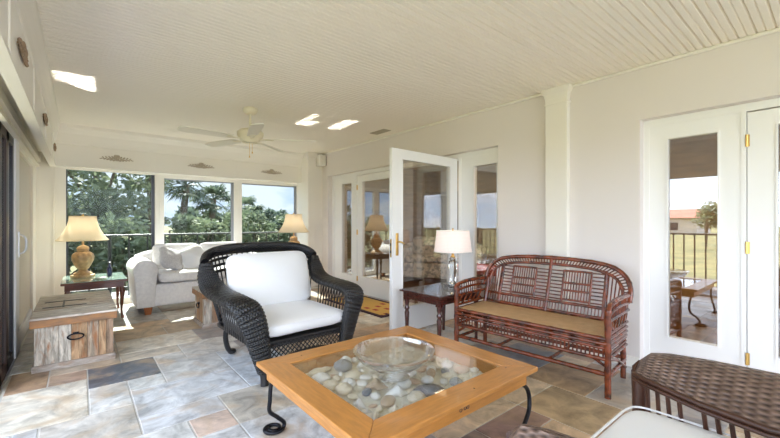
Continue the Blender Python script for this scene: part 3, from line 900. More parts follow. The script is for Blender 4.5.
# ------------------------------------------------------------------ sofa
def sofa(name, label, loc, rz, W=2.1, D=0.98, aw=0.30, cloth=None, group=None):
    """local: front faces -y, origin at the centre of the front edge on the floor"""
    m = cloth or M_sofa
    t = thing(name, label, 'sofa', loc, rz, group)
    h = W/2
    b = MB(); b.box(-h+0.05, h-0.05, 0.03, D-0.06, 0.10, 0.40); b.build('base', m, t, bevel=0.03, seg=3)
    for s in (-1, 1):
        b = MB()
        xc = s*(h-aw/2)
        rings = []
        for (y, g) in ((0.0, 0.90), (0.012, 0.98), (0.04, 1.0), (D*0.5, 1.0), (D-0.1, 1.0), (D-0.07, 0.95)):
            ring = []
            for k in range(20):
                a = pi*1.15 - (pi*1.3)*k/19
                ring.append((xc + cos(a)*aw*0.5*g, y, 0.60 + sin(a)*0.145*g))
            ring.append((xc + aw*0.34*g, y, 0.10+0.02*(1-g)*10)); ring.append((xc - aw*0.34*g, y, 0.10+0.02*(1-g)*10))
            rings.append(ring)
        b.loft(rings); b.build('arm', m, t, smooth=True)
    b = MB()
    rings = []
    n = 14
    for i in range(n+1):
        x = -h+0.10 + (W-0.20)*i/n
        q = abs(2*i/n-1)
        zt = 0.86 - 0.10*q**4
        rings.append([(x, D-0.30, 0.36), (x, D-0.26, zt-0.06), (x, D-0.20, zt), (x, D-0.09, zt), (x, D-0.02, zt-0.07), (x, D-0.05, 0.12)])
    b.loft(rings); b.build('back', m, t, smooth=True)
    iw = W-2*aw
    for k in range(2):
        xc = -iw/4 + k*iw/2
        cushion_mesh(iw/2-0.008, D-0.34, 0.17, 0.22, 0.1, cx=xc, cy=(D-0.34)/2+0.01, cz=0.485).build('seat_cushion', m, t, smooth=True)
        Mx = Matrix.Translation((xc, D-0.33, 0.725)) @ Matrix.Rotation(R(-14), 4, 'X') @ Matrix.Rotation(R(90), 4, 'X')
        cushion_mesh(iw/2-0.01, 0.41, 0.20, 0.26, 0.3, M=Mx).build('back_cushion', m, t, smooth=True)
    b = MB(); b.box(-h+0.10, h-0.10, 0.028, 0.036, 0.30, 0.306); b.build('seam', m, t)
    for (x, y) in ((-h+0.18, 0.07), (h-0.18, 0.07), (-h+0.18, D-0.14), (h-0.18, D-0.14)):
        b = MB(); b.loft([[(x-q, y-q, z), (x+q, y-q, z), (x+q, y+q, z), (x-q, y+q, z)] for (q, z) in ((0.035, 0.0), (0.05, 0.10))]); b.build('foot', M_foot, t, bevel=0.004)
    return t
sofa('sofa', 'pale damask sofa with rolled arms under the back windows', (1.50, 6.0, 0), 0, 1.90, 0.98, 0.30)
Mx = Matrix.Rotation(R(0), 4, 'X')
pl = cushion_mesh(0.35, 0.35, 0.14, 0.45, 0.5, wob=0.006).build('throw_pillow', M_pillow, None, smooth=True)
pl.location = (1.04, 6.26, 0.725); pl.rotation_euler = (R(58), R(18), R(28))
tag(pl, 'grey striped throw pillow leaning on the left sofa arm', 'pillow')
pl = cushion_mesh(0.35, 0.35, 0.13, 0.45, 0.5, wob=0.005).build('throw_pillow', M_cushion, None, smooth=True)
pl.location = (1.36, 6.36, 0.725); pl.rotation_euler = (R(64), R(-24), R(8))
tag(pl, 'plain white throw pillow tilted behind the grey striped one', 'pillow')

# ------------------------------------------------------------------ side tables by the sofa
def side_table(label, x0, x1, y0, y1, h, m, lw=0.05, glass=True):
    t = thing('side_table', label, 'table', ((x0+x1)/2, (y0+y1)/2, 0))
    w, d = (x1-x0)/2, (y1-y0)/2
    b = MB(); b.box(-w, w, -d, d, h-0.028, h); b.build('tabletop', m, t, bevel=0.006)
    b = MB()
    i = 0.035
    b.box(-w+i, w-i, -d+i, -d+i+0.02, h-0.10, h-0.028); b.box(-w+i, w-i, d-i-0.02, d-i, h-0.10, h-0.028)
    b.box(-w+i, -w+i+0.02, -d+i+0.02, d-i-0.02, h-0.10, h-0.028); b.box(w-i-0.02, w-i, -d+i+0.02, d-i-0.02, h-0.10, h-0.028)
    b.build('apron', m, t, bevel=0.003)
    for sx in (-1, 1):
        for sy in (-1, 1):
            cx, cy = sx*(w-i-lw/2), sy*(d-i-lw/2)
            b = MB()
            rings = []
            for (z, q, ox) in ((h-0.028, lw/2, 0), (h-0.12, lw/2, 0), (h-0.16, lw*0.62, 0.006), (h*0.45, lw*0.42, 0.0), (0.09, lw*0.28, -0.004), (0.03, lw*0.34, 0.006), (0.0, lw*0.38, 0.010)):
                px, py = cx+sx*ox, cy+sy*ox
                rings.append([(px+q*cos(a*pi/4+pi/8), py+q*sin(a*pi/4+pi/8), z) for a in range(8)])
            b.loft(rings[::-1]); b.build('leg', m, t, smooth=True)
    if glass:
        b = MB(); b.box(-w+0.006, w-0.006, -d+0.006, d-0.006, h, h+0.006); b.build('glass_top', M_greenglass, t)
    return t
M_greenglass = mat('green_tinted_glass_top', (0.34, 0.46, 0.40), 0.06, coat=0.6)
side_table('red mahogany side table with a green glass top under the left urn lamp', -0.17, 0.50, 6.03, 6.85, 0.515, M_mahog2)
side_table('near black side table beside the corner column at the sofa\'s right', 2.55, 3.12, 5.98, 6.55, 0.60, M_black_table, glass=False)
def urn_lamp(label, x, y, z, s=1.0):
    t = thing('table_lamp', label, 'lamp', (x, y, z))
    b = MB(); b.lathe([(0.13, 0), (0.135, 0.012), (0.13, 0.03), (0.10, 0.04), (0.105, 0.05), (0.085, 0.065), (0.06, 0.075), (0.045, 0.10)], n=28); b.build('lamp_base', M_urn, t, smooth=True)
    urn = [(0.045, 0.10), (0.062, 0.115), (0.088, 0.16), (0.112, 0.225), (0.118, 0.27), (0.108, 0.31), (0.082, 0.335), (0.06, 0.345)]
    b = MB(); b.lathe(urn, n=64, fn=lambda a, zz: 1 + 0.055*cos(10*a + 26*zz)); b.build('urn', M_urn, t, smooth=True)
    b = MB(); b.lathe([(0.055, 0.345), (0.068, 0.355), (0.064, 0.375), (0.07, 0.385), (0.058, 0.41), (0.03, 0.425), (0.012, 0.43), (0.012, 0.50)], n=24); b.build('neck', M_urn, t, smooth=True)
    pr = [(0.278, 0.50), (0.255, 0.525), (0.218, 0.58), (0.186, 0.64), (0.165, 0.70), (0.150, 0.76), (0.144, 0.82)]
    b = MB(); b.lathe(pr, n=96, cap=False, fn=lambda a, zz: 1 + 0.008*cos(48*a) + 0.012*abs(cos(3*a))**14); b.build('lamp_shade', M_shade, t, smooth=True)
    for (r_, zz) in ((0.279, 0.50), (0.145, 0.82)):
        b = MB(); b.tube([(r_*cos(a*pi/24), r_*sin(a*pi/24), zz) for a in range(48)], 0.006, 6, loop=True)
        b.build('shade_trim', M_shade, t, smooth=True)
    b = MB(); b.lathe([(0.006, 0.82), (0.012, 0.827), (0.013, 0.84), (0.004, 0.855)], n=10); b.build('finial', M_brass, t, smooth=True)
    b = MB(); b.tube([(0.142, 0, 0.815), (0, 0, 0.815), (-0.142, 0, 0.815)], 0.003, 6); b.tube([(0, 0, 0.50), (0, 0, 0.825)], 0.004, 6); b.build('harp', M_brass, t)
    l = lamp('lamp_bulb_light', 'POINT', (0, 0, 0.64), 0.8, (1.0, 0.82, 0.60), shadow_soft_size=0.04)
    l.parent = t
    if s != 1: t.scale = (s, s, s)
    return t
urn_lamp('tan urn table lamp with pleated shade on the glass topped table at left', 0.045, 6.58, 0.522)
urn_lamp('tan urn table lamp near the corner column half hidden by the black chair', 2.94, 6.22, 0.60, 0.97)
b = MB(); b.lathe([(0.028, 0), (0.032, 0.01), (0.032, 0.09), (0.03, 0.105), (0.014, 0.125), (0.013, 0.15), (0.016, 0.152), (0.016, 0.165)], n=18)
bt = thing('bottle', 'small dark navy bottle on the glass topped side table', 'bottle', (0.33, 6.50, 0.522))
b.build('bottle_body', M_blue_glass, bt, smooth=True)
b = MB(); b.lathe([(0.017, 0.165), (0.018, 0.17), (0.018, 0.185), (0.01, 0.19)], n=16); b.build('bottle_cap', M_darkframe, bt, smooth=True)
b = MB(); b.box(-0.05, 0.05, -0.035, 0.035, 0, 0.006)
cd = b.build('card', M_white_plastic, None, bevel=0.001); cd.location = (0.24, 6.32, 0.522); cd.rotation_euler = (0, 0, 0.5)
tag(cd, 'small white card lying on the glass top near the navy bottle', 'card')
ph = thing('dish', 'small white dish on the black corner side table', 'dish', (3.05, 6.04, 0.60))
b = MB(); b.lathe([(0.03, 0), (0.045, 0.006), (0.065, 0.03), (0.068, 0.034), (0.062, 0.034), (0.04, 0.012), (0.005, 0.01)], n=24); b.build('bowl', M_white_plastic, ph, smooth=True)

# ------------------------------------------------------------------ weathered trunks
def trunk(label, x0, x1, y0, y1, h, seed, face='-y'):
    rg = random.Random(seed)
    t = thing('wooden_trunk', label, 'trunk', ((x0+x1)/2, (y0+y1)/2, 0))
    w, d = (x1-x0)/2, (y1-y0)/2
    hb_ = h-0.085
    cols = [(0.56, 0.50, 0.42), (0.50, 0.32, 0.18), (0.62, 0.56, 0.48), (0.44, 0.24, 0.11), (0.52, 0.46, 0.40), (0.40, 0.27, 0.18), (0.48, 0.38, 0.28)]
    b = MB()
    i = 0.015
    def planks(ax, fixed, a0, a1, sgn):
        a = a0
        while a < a1-0.01:
            wd = min(rg.uniform(0.05, 0.13), a1-a)
            if a1-a-wd < 0.04: wd = a1-a
            b.cur = rg.choice(cols)
            jit = rg.uniform(0, 0.003)
            if ax == 'x':
                y_ = sorted((fixed, fixed - sgn*0.022)); 
                b.box(a+0.0015, a+wd-0.0015, y_[0]+(jit if sgn < 0 else 0), y_[1]-(jit if sgn > 0 else 0), 0.05, hb_)
            else:
                x_ = sorted((fixed, fixed - sgn*0.022))
                b.box(x_[0]+(jit if sgn < 0 else 0), x_[1]-(jit if sgn > 0 else 0), a+0.0015, a+wd-0.0015, 0.05, hb_)
            a += wd
    planks('x', -d+i, -w+i, w-i, -1); planks('x', d-i, -w+i, w-i, 1)
    planks('y', -w+i, -d+i+0.023, d-i-0.023, -1); planks('y', w-i, -d+i+0.023, d-i-0.023, 1)
    b.cur = (0.25, 0.2, 0.15); b.box(-w+i+0.02, w-i-0.02, -d+i+0.02, d-i-0.02, 0.04, hb_-0.01)
    b.build('body', M_old, t)
    b = MB(); b.cur = (0.47, 0.41, 0.36)
    b.box(-w, w, -d, -d+0.03, 0, 0.055); b.box(-w, w, d-0.03, d, 0, 0.055); b.box(-w, -w+0.03, -d+0.03, d-0.03, 0, 0.055); b.box(w-0.03, w, -d+0.03, d-0.03, 0, 0.055)
    b.build('plinth', M_oldtop, t, bevel=0.004)
    # lid: rim and top planks running across
    ld = MB()
    o = 0.012
    z0, z1 = h-0.085, h-0.02
    ld.box(-w-o, w+o, -d-o, -d+0.02, z0, z1); ld.box(-w-o, w+o, d-0.02, d+o, z0, z1)
    ld.box(-w-o, -w+0.02, -d+0.02, d-0.02, z0, z1); ld.box(w-0.02, w+o, -d+0.02, d-0.02, z0, z1)
    lid = ld.build('lid_rim', M_oldrim, t, bevel=0.006)
    tp = MB()
    long_y = d > w
    a, lim = (-d-o, d+o) if long_y else (-w-o, w+o)
    while a < lim-0.01:
        wd = min(rg.uniform(0.15, 0.3), lim-a)
        if lim-a-wd < 0.08: wd = lim-a
        tp.cur = rg.choice([(0.74, 0.69, 0.62), (0.66, 0.60, 0.53), (0.62, 0.56, 0.49), (0.70, 0.61, 0.52)])
        dz = rg.uniform(-0.004, 0)
        if long_y: tp.box(-w-o, w+o, a+0.004, a+wd-0.004, h-0.02, h+dz)
        else: tp.box(a+0.002, a+wd-0.002, -d-o, d+o, h-0.02, h+dz)
        a += wd
    tp.build('lid', M_oldtop, t, bevel=0.003)
    # iron ring handle
    r = MB()
    zc = h-0.20
    if face == '-y':
        r.tube([(0.055*cos(k*pi/12), -d+i-0.018-0.006*sin(k*pi/12), zc+0.026*sin(k*pi/12)) for k in range(24)], 0.006, 8, loop=True)
        rp = MB(); rp.cbox((0, -d+i-0.006, zc+0.026), (0.04, 0.012, 0.02))
    else:
        r.tube([(-w+i-0.018, 0.055*cos(k*pi/12), zc+0.03*sin(k*pi/12)) for k in range(24)], 0.006, 8, loop=True)
        rp = MB(); rp.cbox((-w+i-0.006, 0, zc+0.03), (0.012, 0.04, 0.02))
    hd = r.build('ring_handle', M_iron, t, smooth=True)
    rp.build('handle_mount', M_iron, hd)
    return t
tk = trunk('weathered plank trunk by the sliding door in front of the urn lamp table', -0.305, 0.265, 4.32, 5.55, 0.462, 4)
b = MB()
for yy in (-0.18, 0.12): b.box(-0.24, 0.08, yy, yy+0.022, 0.4625, 0.467)
b.box(-0.10, -0.085, -0.2, 0.16, 0.4625, 0.469)
b.build('iron_strap', M_iron, tk)
trunk('weathered plank trunk in front of the sofa behind the black wicker chair', 1.13, 1.95, 4.82, 5.31, 0.44, 9, face='-x')

# ------------------------------------------------------------------ black wicker armchair
t = thing('wicker_armchair', 'black wicker armchair with two white cushions behind the coffee table', 'armchair', (1.475, 3.33, 0), R(2))
t.scale = (0.985, 1, 0.985)
bk = M_wick_black
# local: front at y -0.44, back at +0.45
def back_rim(s):                       # s in -1..1 along the rim
    a = s*1.0
    x = 0.58*sin(a*pi/2*0.98)/sin(pi/2*0.98)
    q = abs(s)
    y = 0.60 - 0.16*q**3.0
    z = 1.045 - 0.12*q**2.6
    return Vector((x, y, z))
rim = [back_rim(-1+2*i/40) for i in range(41)]
b = MB()
rings = []
for i, p in enumerate(rim):
    tn = (rim[min(i+1, 40)] - rim[max(i-1, 0)]).normalized()
    out = Vector((p.x*0.55, p.y*0.8, 0.25)).normalized()
    out = (out - tn*out.dot(tn)).normalized()
    up = tn.cross(out)
    rings.append([p + out*(0.035*cos(2*pi*k/12)) + up*(0.058*sin(2*pi*k/12)) - Vector((0, 0, 0.022)) for k in range(12)])
b.loft(rings); b.build('back_rim', bk, t, smooth=True)
b = MB()                              # open lattice back: uprights and weavers
seatarc = lambda s: Vector((0.47*sin(s*pi/2*0.95), 0.46 - 0.14*abs(s)**3, 0.32))
for i in range(31):
    s = -0.97 + 1.94*i/30
    p0, p1 = seatarc(s), back_rim(s) - Vector((0, 0, 0.06))
    b.tube([p0, (p0+p1)/2 + Vector((0, 0.02, 0)), p1], 0.0075, 6)
b.build('back_uprights', M_black_rod, t, smooth=True)
b = MB()
for q in (0.06, 0.12, 0.40, 0.46, 0.70, 0.78, 0.86, 0.92):
    pts = []
    for i in range(31):
        s = -0.97 + 1.94*i/30
        p0, p1 = seatarc(s), back_rim(s)
        pts.append(p0.lerp(p1, q) + Vector((0, 0.02*(1-abs(2*q-1)) + (0.006 if i % 2 else -0.006), 0)))
    b.tube(pts, 0.016 if q > 0.65 else 0.011, 6)
b.build('back_weaving', M_black_rod, t, smooth=True)
# wide arms that sweep out of the back and roll down into the front posts
for s in (-1, 1):
    path = spline([(0.575, 0.43, 0.90), (0.57, 0.38, 0.79), (0.555, 0.29, 0.705), (0.545, 0.12, 0.665), (0.535, -0.22, 0.65), (0.515, -0.385, 0.625), (0.49, -0.445, 0.555), (0.455, -0.45, 0.44), (0.42, -0.445, 0.30), (0.395, -0.44, 0.18), (0.385, -0.44, 0.10)], 12)
    hw = [0.05, 0.085, 0.105, 0.115, 0.115, 0.112, 0.108, 0.098, 0.085, 0.066, 0.05]
    b = MB(); rings = []
    m_ = len(path)
    for i, p in enumerate(path):
        tn = (path[min(i+1, m_-1)] - path[max(i-1, 0)]).normalized()
        rib = 1.0 + (0.10 if i % 3 == 1 else -0.06)                  # wrapped strands run across the arm
        f = i/(m_-1)*(len(hw)-1); k0 = min(int(f), len(hw)-2); w = hw[k0]*(1-(f-k0)) + hw[k0+1]*(f-k0)
        sd = Vector((1, 0.12, 0)); sd = (sd - tn*sd.dot(tn)).normalized()
        nn = tn.cross(sd).normalized()
        ring = []
        for k in range(16):
            a = 2*pi*k/16
            q = p + sd*(w*(0.7+0.3*rib)*math.copysign(abs(cos(a))**0.7, cos(a))) + nn*(0.042*rib*math.copysign(abs(sin(a))**0.9, sin(a)))
            ring.append((s*q.x, q.y, q.z))
        rings.append(ring)
    b.loft(rings if s > 0 else [r_[::-1] for r_ in rings]); arm = b.build('arm', bk, t, smooth=True)
    lb = MB()                          # open lattice below the arm, inside face
    for k in range(12):
        y = -0.38 + 0.56*k/11
        for dy in (-0.05, 0.05):
            lb.tube([(s*0.47, y, 0.30), (s*0.52, y+dy, 0.62)], 0.006, 5)
    lb.build('arm_lattice', M_black_rod, arm, smooth=True)
    b = MB(); b.tube([(s*0.385, -0.44, 0.12), (s*0.384, -0.445, 0.05), (s*0.384, -0.45, 0.0)], [0.036, 0.03, 0.033], 10); b.build('leg', M_black_rod, t, smooth=True)
    b = MB(); b.tube(spline([(s*0.42, 0.30, 0.32), (s*0.42, 0.34, 0.20), (s*0.38, 0.40, 0.08), (s*0.335, 0.43, 0.02)], 5), [0.024]*16, 8)
    b.ellipsoid((s*0.33, 0.435, 0.028), (0.042, 0.042, 0.028)); b.build('leg', M_black_rod, t, smooth=True)
b = MB(); b.box(-0.46, 0.46, -0.43, 0.46, 0.285, 0.325); b.build('seat_frame', M_black_rod, t, bevel=0.01)
b = MB()                              # apron: diamond lattice under the seat, arched below
zt = 0.285
for k in range(-14, 27):
    for sg in (-1, 1):
        x0 = -0.40 + 0.04*k
        seg = []
        for i in range(9):
            x = x0 + sg*0.012*i*1.6; z = zt - 0.02*i
            zlow = 0.125 + 0.075*(1-(x/0.42)**2)
            if -0.40 < x < 0.40 and z > zlow: seg.append((x, -0.435 + 0.004*sg, z))
        if len(seg) > 1: b.tube([seg[0], seg[-1]], 0.005, 5)
b.build('apron_lattice', M_black_rod, t, smooth=True)
b = MB(); b.tube([(-0.40+0.8*i/20, -0.435, 0.12 + 0.075*(1-((-0.40+0.8*i/20)/0.42)**2)) for i in range(21)], 0.016, 8); b.tube([(-0.42, -0.435, 0.29), (0.42, -0.435, 0.29)], 0.014, 8); b.build('apron_edge', bk, t, smooth=True)
sc = cushion_mesh(0.88, 0.84, 0.155, 0.24, 0.16, n=40, cx=0, cy=-0.03, cz=0.405, wob=0.003).build('seat_cushion', M_cushion, t, smooth=True)
piping(0.88, 0.84, 0.445, 0.24, c=(0, -0.03, 0)).build('piping', M_cushion, sc, smooth=True)
Mx = Matrix.Translation((0.005, 0.30, 0.715)) @ Matrix.Rotation(R(-15), 4, 'X') @ Matrix.Rotation(R(90), 4, 'X')
bc = cushion_mesh(0.84, 0.54, 0.22, 0.26, 0.4, n=40, M=Mx, wob=0.004).build('back_cushion', M_cushion, t, smooth=True)
piping(0.84, 0.54, 0.03, 0.26, M=Mx).build('piping', M_cushion, bc, smooth=True)

# ------------------------------------------------------------------ coffee table with sand box
CX, CY, CW, CD, CZ = 1.41, 1.655, 1.21, 1.10, 0.45
ct = thing('coffee_table', 'square honey wood display coffee table on black iron legs', 'coffee table', (CX, CY, 0))
w, d, fw = CW/2, CD/2, 0.145
def mitre(mb_, axis, sg):
    if axis == 'x':
        o = [(-w, sg*d), (w, sg*d), (w-fw, sg*(d-fw)), (-w+fw, sg*(d-fw))]
    else:
        o = [(sg*w, -d), (sg*w, d), (sg*(w-fw), d-fw), (sg*(w-fw), -d+fw)]
    if (axis == 'x' and sg > 0) or (axis == 'y' and sg < 0): o = o[::-1]
    mb_.loft([[(x, y, CZ-0.026) for (x, y) in o], [(x, y, CZ) for (x, y) in o]])
for sg in (-1, 1):
    b = MB(); mitre(b, 'x', sg); b.build('frame_rail', M_honey, ct, bevel=0.004)
    b = MB(); mitre(b, 'y', sg); b.build('frame_rail', M_honey_y, ct, bevel=0.004)
b = MB(); i = 0.045
for (x0, x1, y0, y1, m_) in ((-w+i, w-i, -d+i, -d+i+0.025, M_honey), (-w+i, w-i, d-i-0.025, d-i, M_honey), (-w+i, -w+i+0.025, -d+i+0.025, d-i-0.025, M_honey_y), (w-i-0.025, w-i, -d+i+0.025, d-i-0.025, M_honey_y)):
    b = MB(); b.box(x0, x1, y0, y1, 0.345, CZ-0.026); b.build('apron_board', m_, ct, bevel=0.003)
b = MB(); b.box(-w+fw-0.02, w-fw+0.02, -d+fw-0.02, d-fw+0.02, 0.342, 0.352)
for (x0, x1, y0, y1) in ((-w+fw-0.02, -w+fw-0.004, -d+fw-0.02, d-fw+0.02), (w-fw+0.004, w-fw+0.02, -d+fw-0.02, d-fw+0.02), (-w+fw-0.004, w-fw+0.004, -d+fw-0.02, -d+fw-0.004), (-w+fw-0.004, w-fw+0.004, d-fw+0.004, d-fw+0.02)):
    b.box(x0, x1, y0, y1, 0.352, CZ-0.026)
b.build('display_box', M_honey, ct)
b = MB(); b.box(-w+fw-0.003, w-fw+0.003, -d+fw-0.003, d-fw+0.003, CZ-0.012, CZ-0.006); b.build('glass_pane', M_tableglass, ct)
kn = MB()
for (x, y) in ((-0.35, d-0.07), (0.1, -d+0.06), (0.45, -d+0.11)): kn.lathe([(0.008, CZ-0.001), (0.004, CZ+0.0006)], (x, y, 0), 10)
kn.build('knot', M_mahog, ct)
kn = MB()
for x in (-0.02, 0.012, 0.032): kn.tube([(x+0.008*cos(k*pi/6), -d+0.0445, 0.385+0.008*sin(k*pi/6)) for k in range(12)], 0.002, 5, loop=True)
kn.build('carved_mark', M_darkframe, ct)
for (sx, sy) in ((-1, 1), (1, -1), (-1, -1), (1, 1)):
    x0, y0 = sx*(w-0.065), sy*(d-0.075)
    bu = 0.012 if sx < 0 else 0.10
    pts = spline([(x0, y0, 0.350), (x0+sx*bu*0.7, y0, 0.30), (x0+sx*bu, y0, 0.235), (x0+sx*bu*0.75, y0+sy*0.01, 0.165), (x0-sx*0.05, y0+sy*0.04, 0.10), (x0-sx*0.10, y0+sy*0.06, 0.045), (x0-sx*0.10, y0+sy*0.06, 0.016)], 6)
    b = MB(); b.tube(pts, 0.0125, 8)
    lg = b.build('leg', M_iron, ct, smooth=True)
    cx, cy = x0-sx*0.045, y0+sy*0.09
    a0 = math.atan2(y0+sy*0.06-cy, x0-sx*0.10-cx)
    b = MB(); b.tube([(cx+(0.062-0.0009*k)*cos(a0+sx*sy*k*pi/14), cy+(0.062-0.0009*k)*sin(a0+sx*sy*k*pi/14), 0.013) for k in range(44)], 0.0115, 8)
    b.build('scroll_foot', M_iron, lg, smooth=True)
# sand and shells inside the display box
b = MB(); N = 26
X0_, X1_, Y0_, Y1_ = CX-w+fw-0.003, CX+w-fw+0.003, CY-d+fw-0.003, CY+d-fw+0.003
rg = random.Random(3)
ZSAND = 0.362
for j in range(N+1):
    for i in range(N+1):
        b.v.append(Vector((X0_+(X1_-X0_)*i/N, Y0_+(Y1_-Y0_)*j/N, ZSAND + 0.006*sin(i*0.9+j*0.5)*cos(j*0.8) + rg.uniform(-.001, .001))))
for j in range(N):
    for i in range(N):
        a = j*(N+1)+i; b.face((a, a+1, a+N+2, a+N+1))
nb = len(b.v)
b.v += [Vector((X0_, Y0_, 0.3525)), Vector((X1_, Y0_, 0.3525)), Vector((X1_, Y1_, 0.3525)), Vector((X0_, Y1_, 0.3525))]
b.face((nb+3, nb+2, nb+1, nb))
b.face([nb, nb+1] + [N-k for k in range(N+1)]); b.face([nb+3] + [N*(N+1)+k for k in range(N+1)][::1] + [nb+2])
b.face([nb] + [k*(N+1) for k in range(N+1)] + [nb+3]); b.face([nb+2] + [(N-k)*(N+1)+N for k in range(N+1)] + [nb+1])
tag(b.build('sand', M_sand, None, smooth=True), 'pale sand bed under the glass of the coffee table', 'sand', None, 'stuff')

def shellmat(n, c, c2, sc=18): return mat(n, c, 0.4, col2=c2, vscale=sc, bump=0.15, bscale=60)
SM = {'cream': shellmat('cream_shell', (0.86, 0.80, 0.68), (0.66, 0.55, 0.40)), 'white': shellmat('white_shell', (0.90, 0.89, 0.87), (0.78, 0.75, 0.70)),
      'grey': shellmat('grey_shell', (0.36, 0.38, 0.42), (0.16, 0.17, 0.20), 24), 'brown': shellmat('brown_shell', (0.46, 0.29, 0.17), (0.62, 0.52, 0.40), 22),
      'slate': shellmat('slate_pebble', (0.13, 0.15, 0.20), (0.22, 0.24, 0.28)), 'peach': shellmat('peach_shell', (0.66, 0.42, 0.29), (0.74, 0.60, 0.48))}
def clam():
    m = MB(); rings = []
    for i in range(9):
        t_ = i/8*pi/2
        ring = []
        for k in range(28):
            a = 2*pi*k/28
            rr = cos(t_)*(1+0.05*cos(14*a)*cos(t_))*(1.0 - 0.18*max(0, -sin(a))**2)
            ring.append((rr, 0.82*rr*sin(a)/1.0 if False else rr*sin(a)*0.84, 0.42*sin(t_)))
            ring[-1] = (rr*cos(a), rr*sin(a)*0.84 - 0.22*sin(t_), 0.42*sin(t_))
        rings.append(ring)
    return m.loft(rings)
def whelk():
    m = MB(); rings = []
    for i in range(25):
        u = i/24
        x = -1 + 2*u
        r_ = (0.46*max(0.02, math.sin(min(1, u*1.25)*pi*0.62))**1.2)*(1-0.75*max(0, u-0.62)/0.38) + 0.015
        ring = []
        for k in range(20):
            a = 2*pi*k/20
            q = r_*(1+0.16*cos(a-u*14)+0.05*cos(5*a+u*8))
            ring.append((x, q*cos(a), max(q*sin(a)*0.9+r_*0.55, -0.02)))
        rings.append(ring)
    return m.loft(rings)
def pebble():
    m = MB(); m.ellipsoid((0, 0, 0.26), (1, 0.72, 0.36), 16, 10)
    m.v = [v + Vector((0.05*sin(4*v.y), 0.05*sin(3*v.x), 0.03*sin(3*v.x+2*v.y))) for v in m.v]
    return m
def cockle():
    m = MB(); m.ellipsoid((0, 0, 0.34), (0.8, 0.92, 0.46), 26, 10)
    m.v = [Vector((v.x*(1+0.06*cos(v.y*22)), v.y, v.z*(1+0.05*cos(v.y*22)))) for v in m.v]
    return m
SHAPE = {'clam': clam, 'whelk': whelk, 'pebble': pebble, 'cockle': cockle}
protos = {}
def shell(kind, colr, x, y, s, rz, label, group=None, z=None):
    key = (kind, colr)
    nm = {'clam': 'clam_shell', 'whelk': 'whelk_shell', 'pebble': 'pebble', 'cockle': 'cockle_shell'}[kind]
    if key not in protos:
        o = SHAPE[kind]().build(nm, SM[colr], None, smooth=True)
        protos[key] = o
    else:
        o = protos[key].copy(); COL.objects.link(o)
    o.location = (x, y, z if z is not None else ZSAND+0.0045)
    zs = min(s*1.15, 0.064/ {'clam': .42, 'whelk': .75, 'pebble': .62, 'cockle': .8}[kind])
    o.scale = (s, s, zs); o.rotation_euler = (0, 0, rz)
    for k in ('group',):
        if k in o: del o[k]
    tag(o, label, 'pebble' if kind == 'pebble' else 'shell', group)
    return o
placed = []
def pl_(x, y, r): placed.append((x, y, r))
KEY = [('cockle', 'grey', 343, 368, 0.064, 0.6, 'largest dark grey ribbed shell under the table glass by the bowl'),
       ('pebble', 'slate', 367, 392, 0.036, 0.3, 'dark slate pebble in the sand just in front of the spiral shell'),
       ('pebble', 'brown', 388, 402, 0.05, 0.2, 'mottled brown pebble closest to the front corner of the sand'),
       ('whelk', 'brown', 377.5, 386, 0.062, 2.4, 'brown and white spiral shell left of the bowl\'s foot'),
       ('pebble', 'grey', 445, 371, 0.036, 0.5, 'blue grey pebble beside the tan shell right of the bowl'),
       ('cockle', 'slate', 456, 383, 0.042, 1.1, 'dark blue grey shell nearest the right front rail'),
       ('whelk', 'brown', 431, 375, 0.055, 0.8, 'brown striped whelk right of the bowl'),
       ('cockle', 'brown', 421, 360, 0.05, 0.4, 'tan shell close behind the bowl on its right'),
       ('clam', 'grey', 429, 390, 0.085, -0.5, 'largest pale grey clam in the right front part of the sand'),
       ('clam', 'peach', 462, 369, 0.055, 0.2, 'flat peach coloured shell toward the right corner of the sand'),
       ('whelk', 'white', 330, 357, 0.075, 0.9, 'large white whelk toward the left corner of the sand'),
       ('whelk', 'cream', 373, 370, 0.045, 0.1, 'cream whelk just left of the glass bowl\'s foot')]
def at_px(px, py, z):
    a, bb = (px-390)/375, (221-py)/375
    s_, c_ = sin(R(39.7)), cos(R(39.7))
    tt = (z-1.28)/bb
    return (s_+c_*a)*tt, (c_-s_*a)*tt
for (k, c, px, py, s, rz, lab) in KEY:
    x, y = at_px(px, py, ZSAND+0.015)
    x = min(max(x, X0_+s), X1_-s); y = min(max(y, Y0_+s), Y1_-s)
    pl_(x, y, s); shell(k, c, x, y, s, rz, lab)
rg = random.Random(12)
NAMES = {('clam', 'cream'): 'cream clam shell lying in the sand under the table glass', ('clam', 'white'): 'white clam shell lying in the sand under the table glass',
         ('whelk', 'cream'): 'small cream whelk lying in the sand under the table glass', ('whelk', 'white'): 'small white whelk lying in the sand under the table glass',
         ('cockle', 'cream'): 'small cream cockle shell in the sand under the table glass', ('cockle', 'white'): 'small white cockle shell in the sand under the table glass',
         ('pebble', 'cream'): 'small cream pebble in the sand under the table glass', ('pebble', 'white'): 'small white pebble in the sand under the table glass', ('clam', 'peach'): 'small peach clam shell in the sand under the table glass'}
kinds = list(NAMES)
tries = 0; cnt = 0
while tries < 9000 and cnt < 105:
    tries += 1
    s = rg.uniform(0.026, 0.062) if cnt < 60 else rg.uniform(0.02, 0.04)
    x, y = rg.uniform(X0_+s, X1_-s), rg.uniform(Y0_+s, Y1_-s)
    if rg.random() > 1.2 - 0.25*((x-CX)**2+(y-CY)**2)/0.1: continue
    if any((x-a)**2+(y-b_)**2 < (s*0.86+r_*0.86)**2 for a, b_, r_ in placed): continue
    k = rg.choice(kinds)
    pl_(x, y, s); cnt += 1
    shell(k[0], k[1], x, y, s, rg.uniform(0, 6.28), NAMES[k], k[1]+' '+k[0]+'s in the sand')
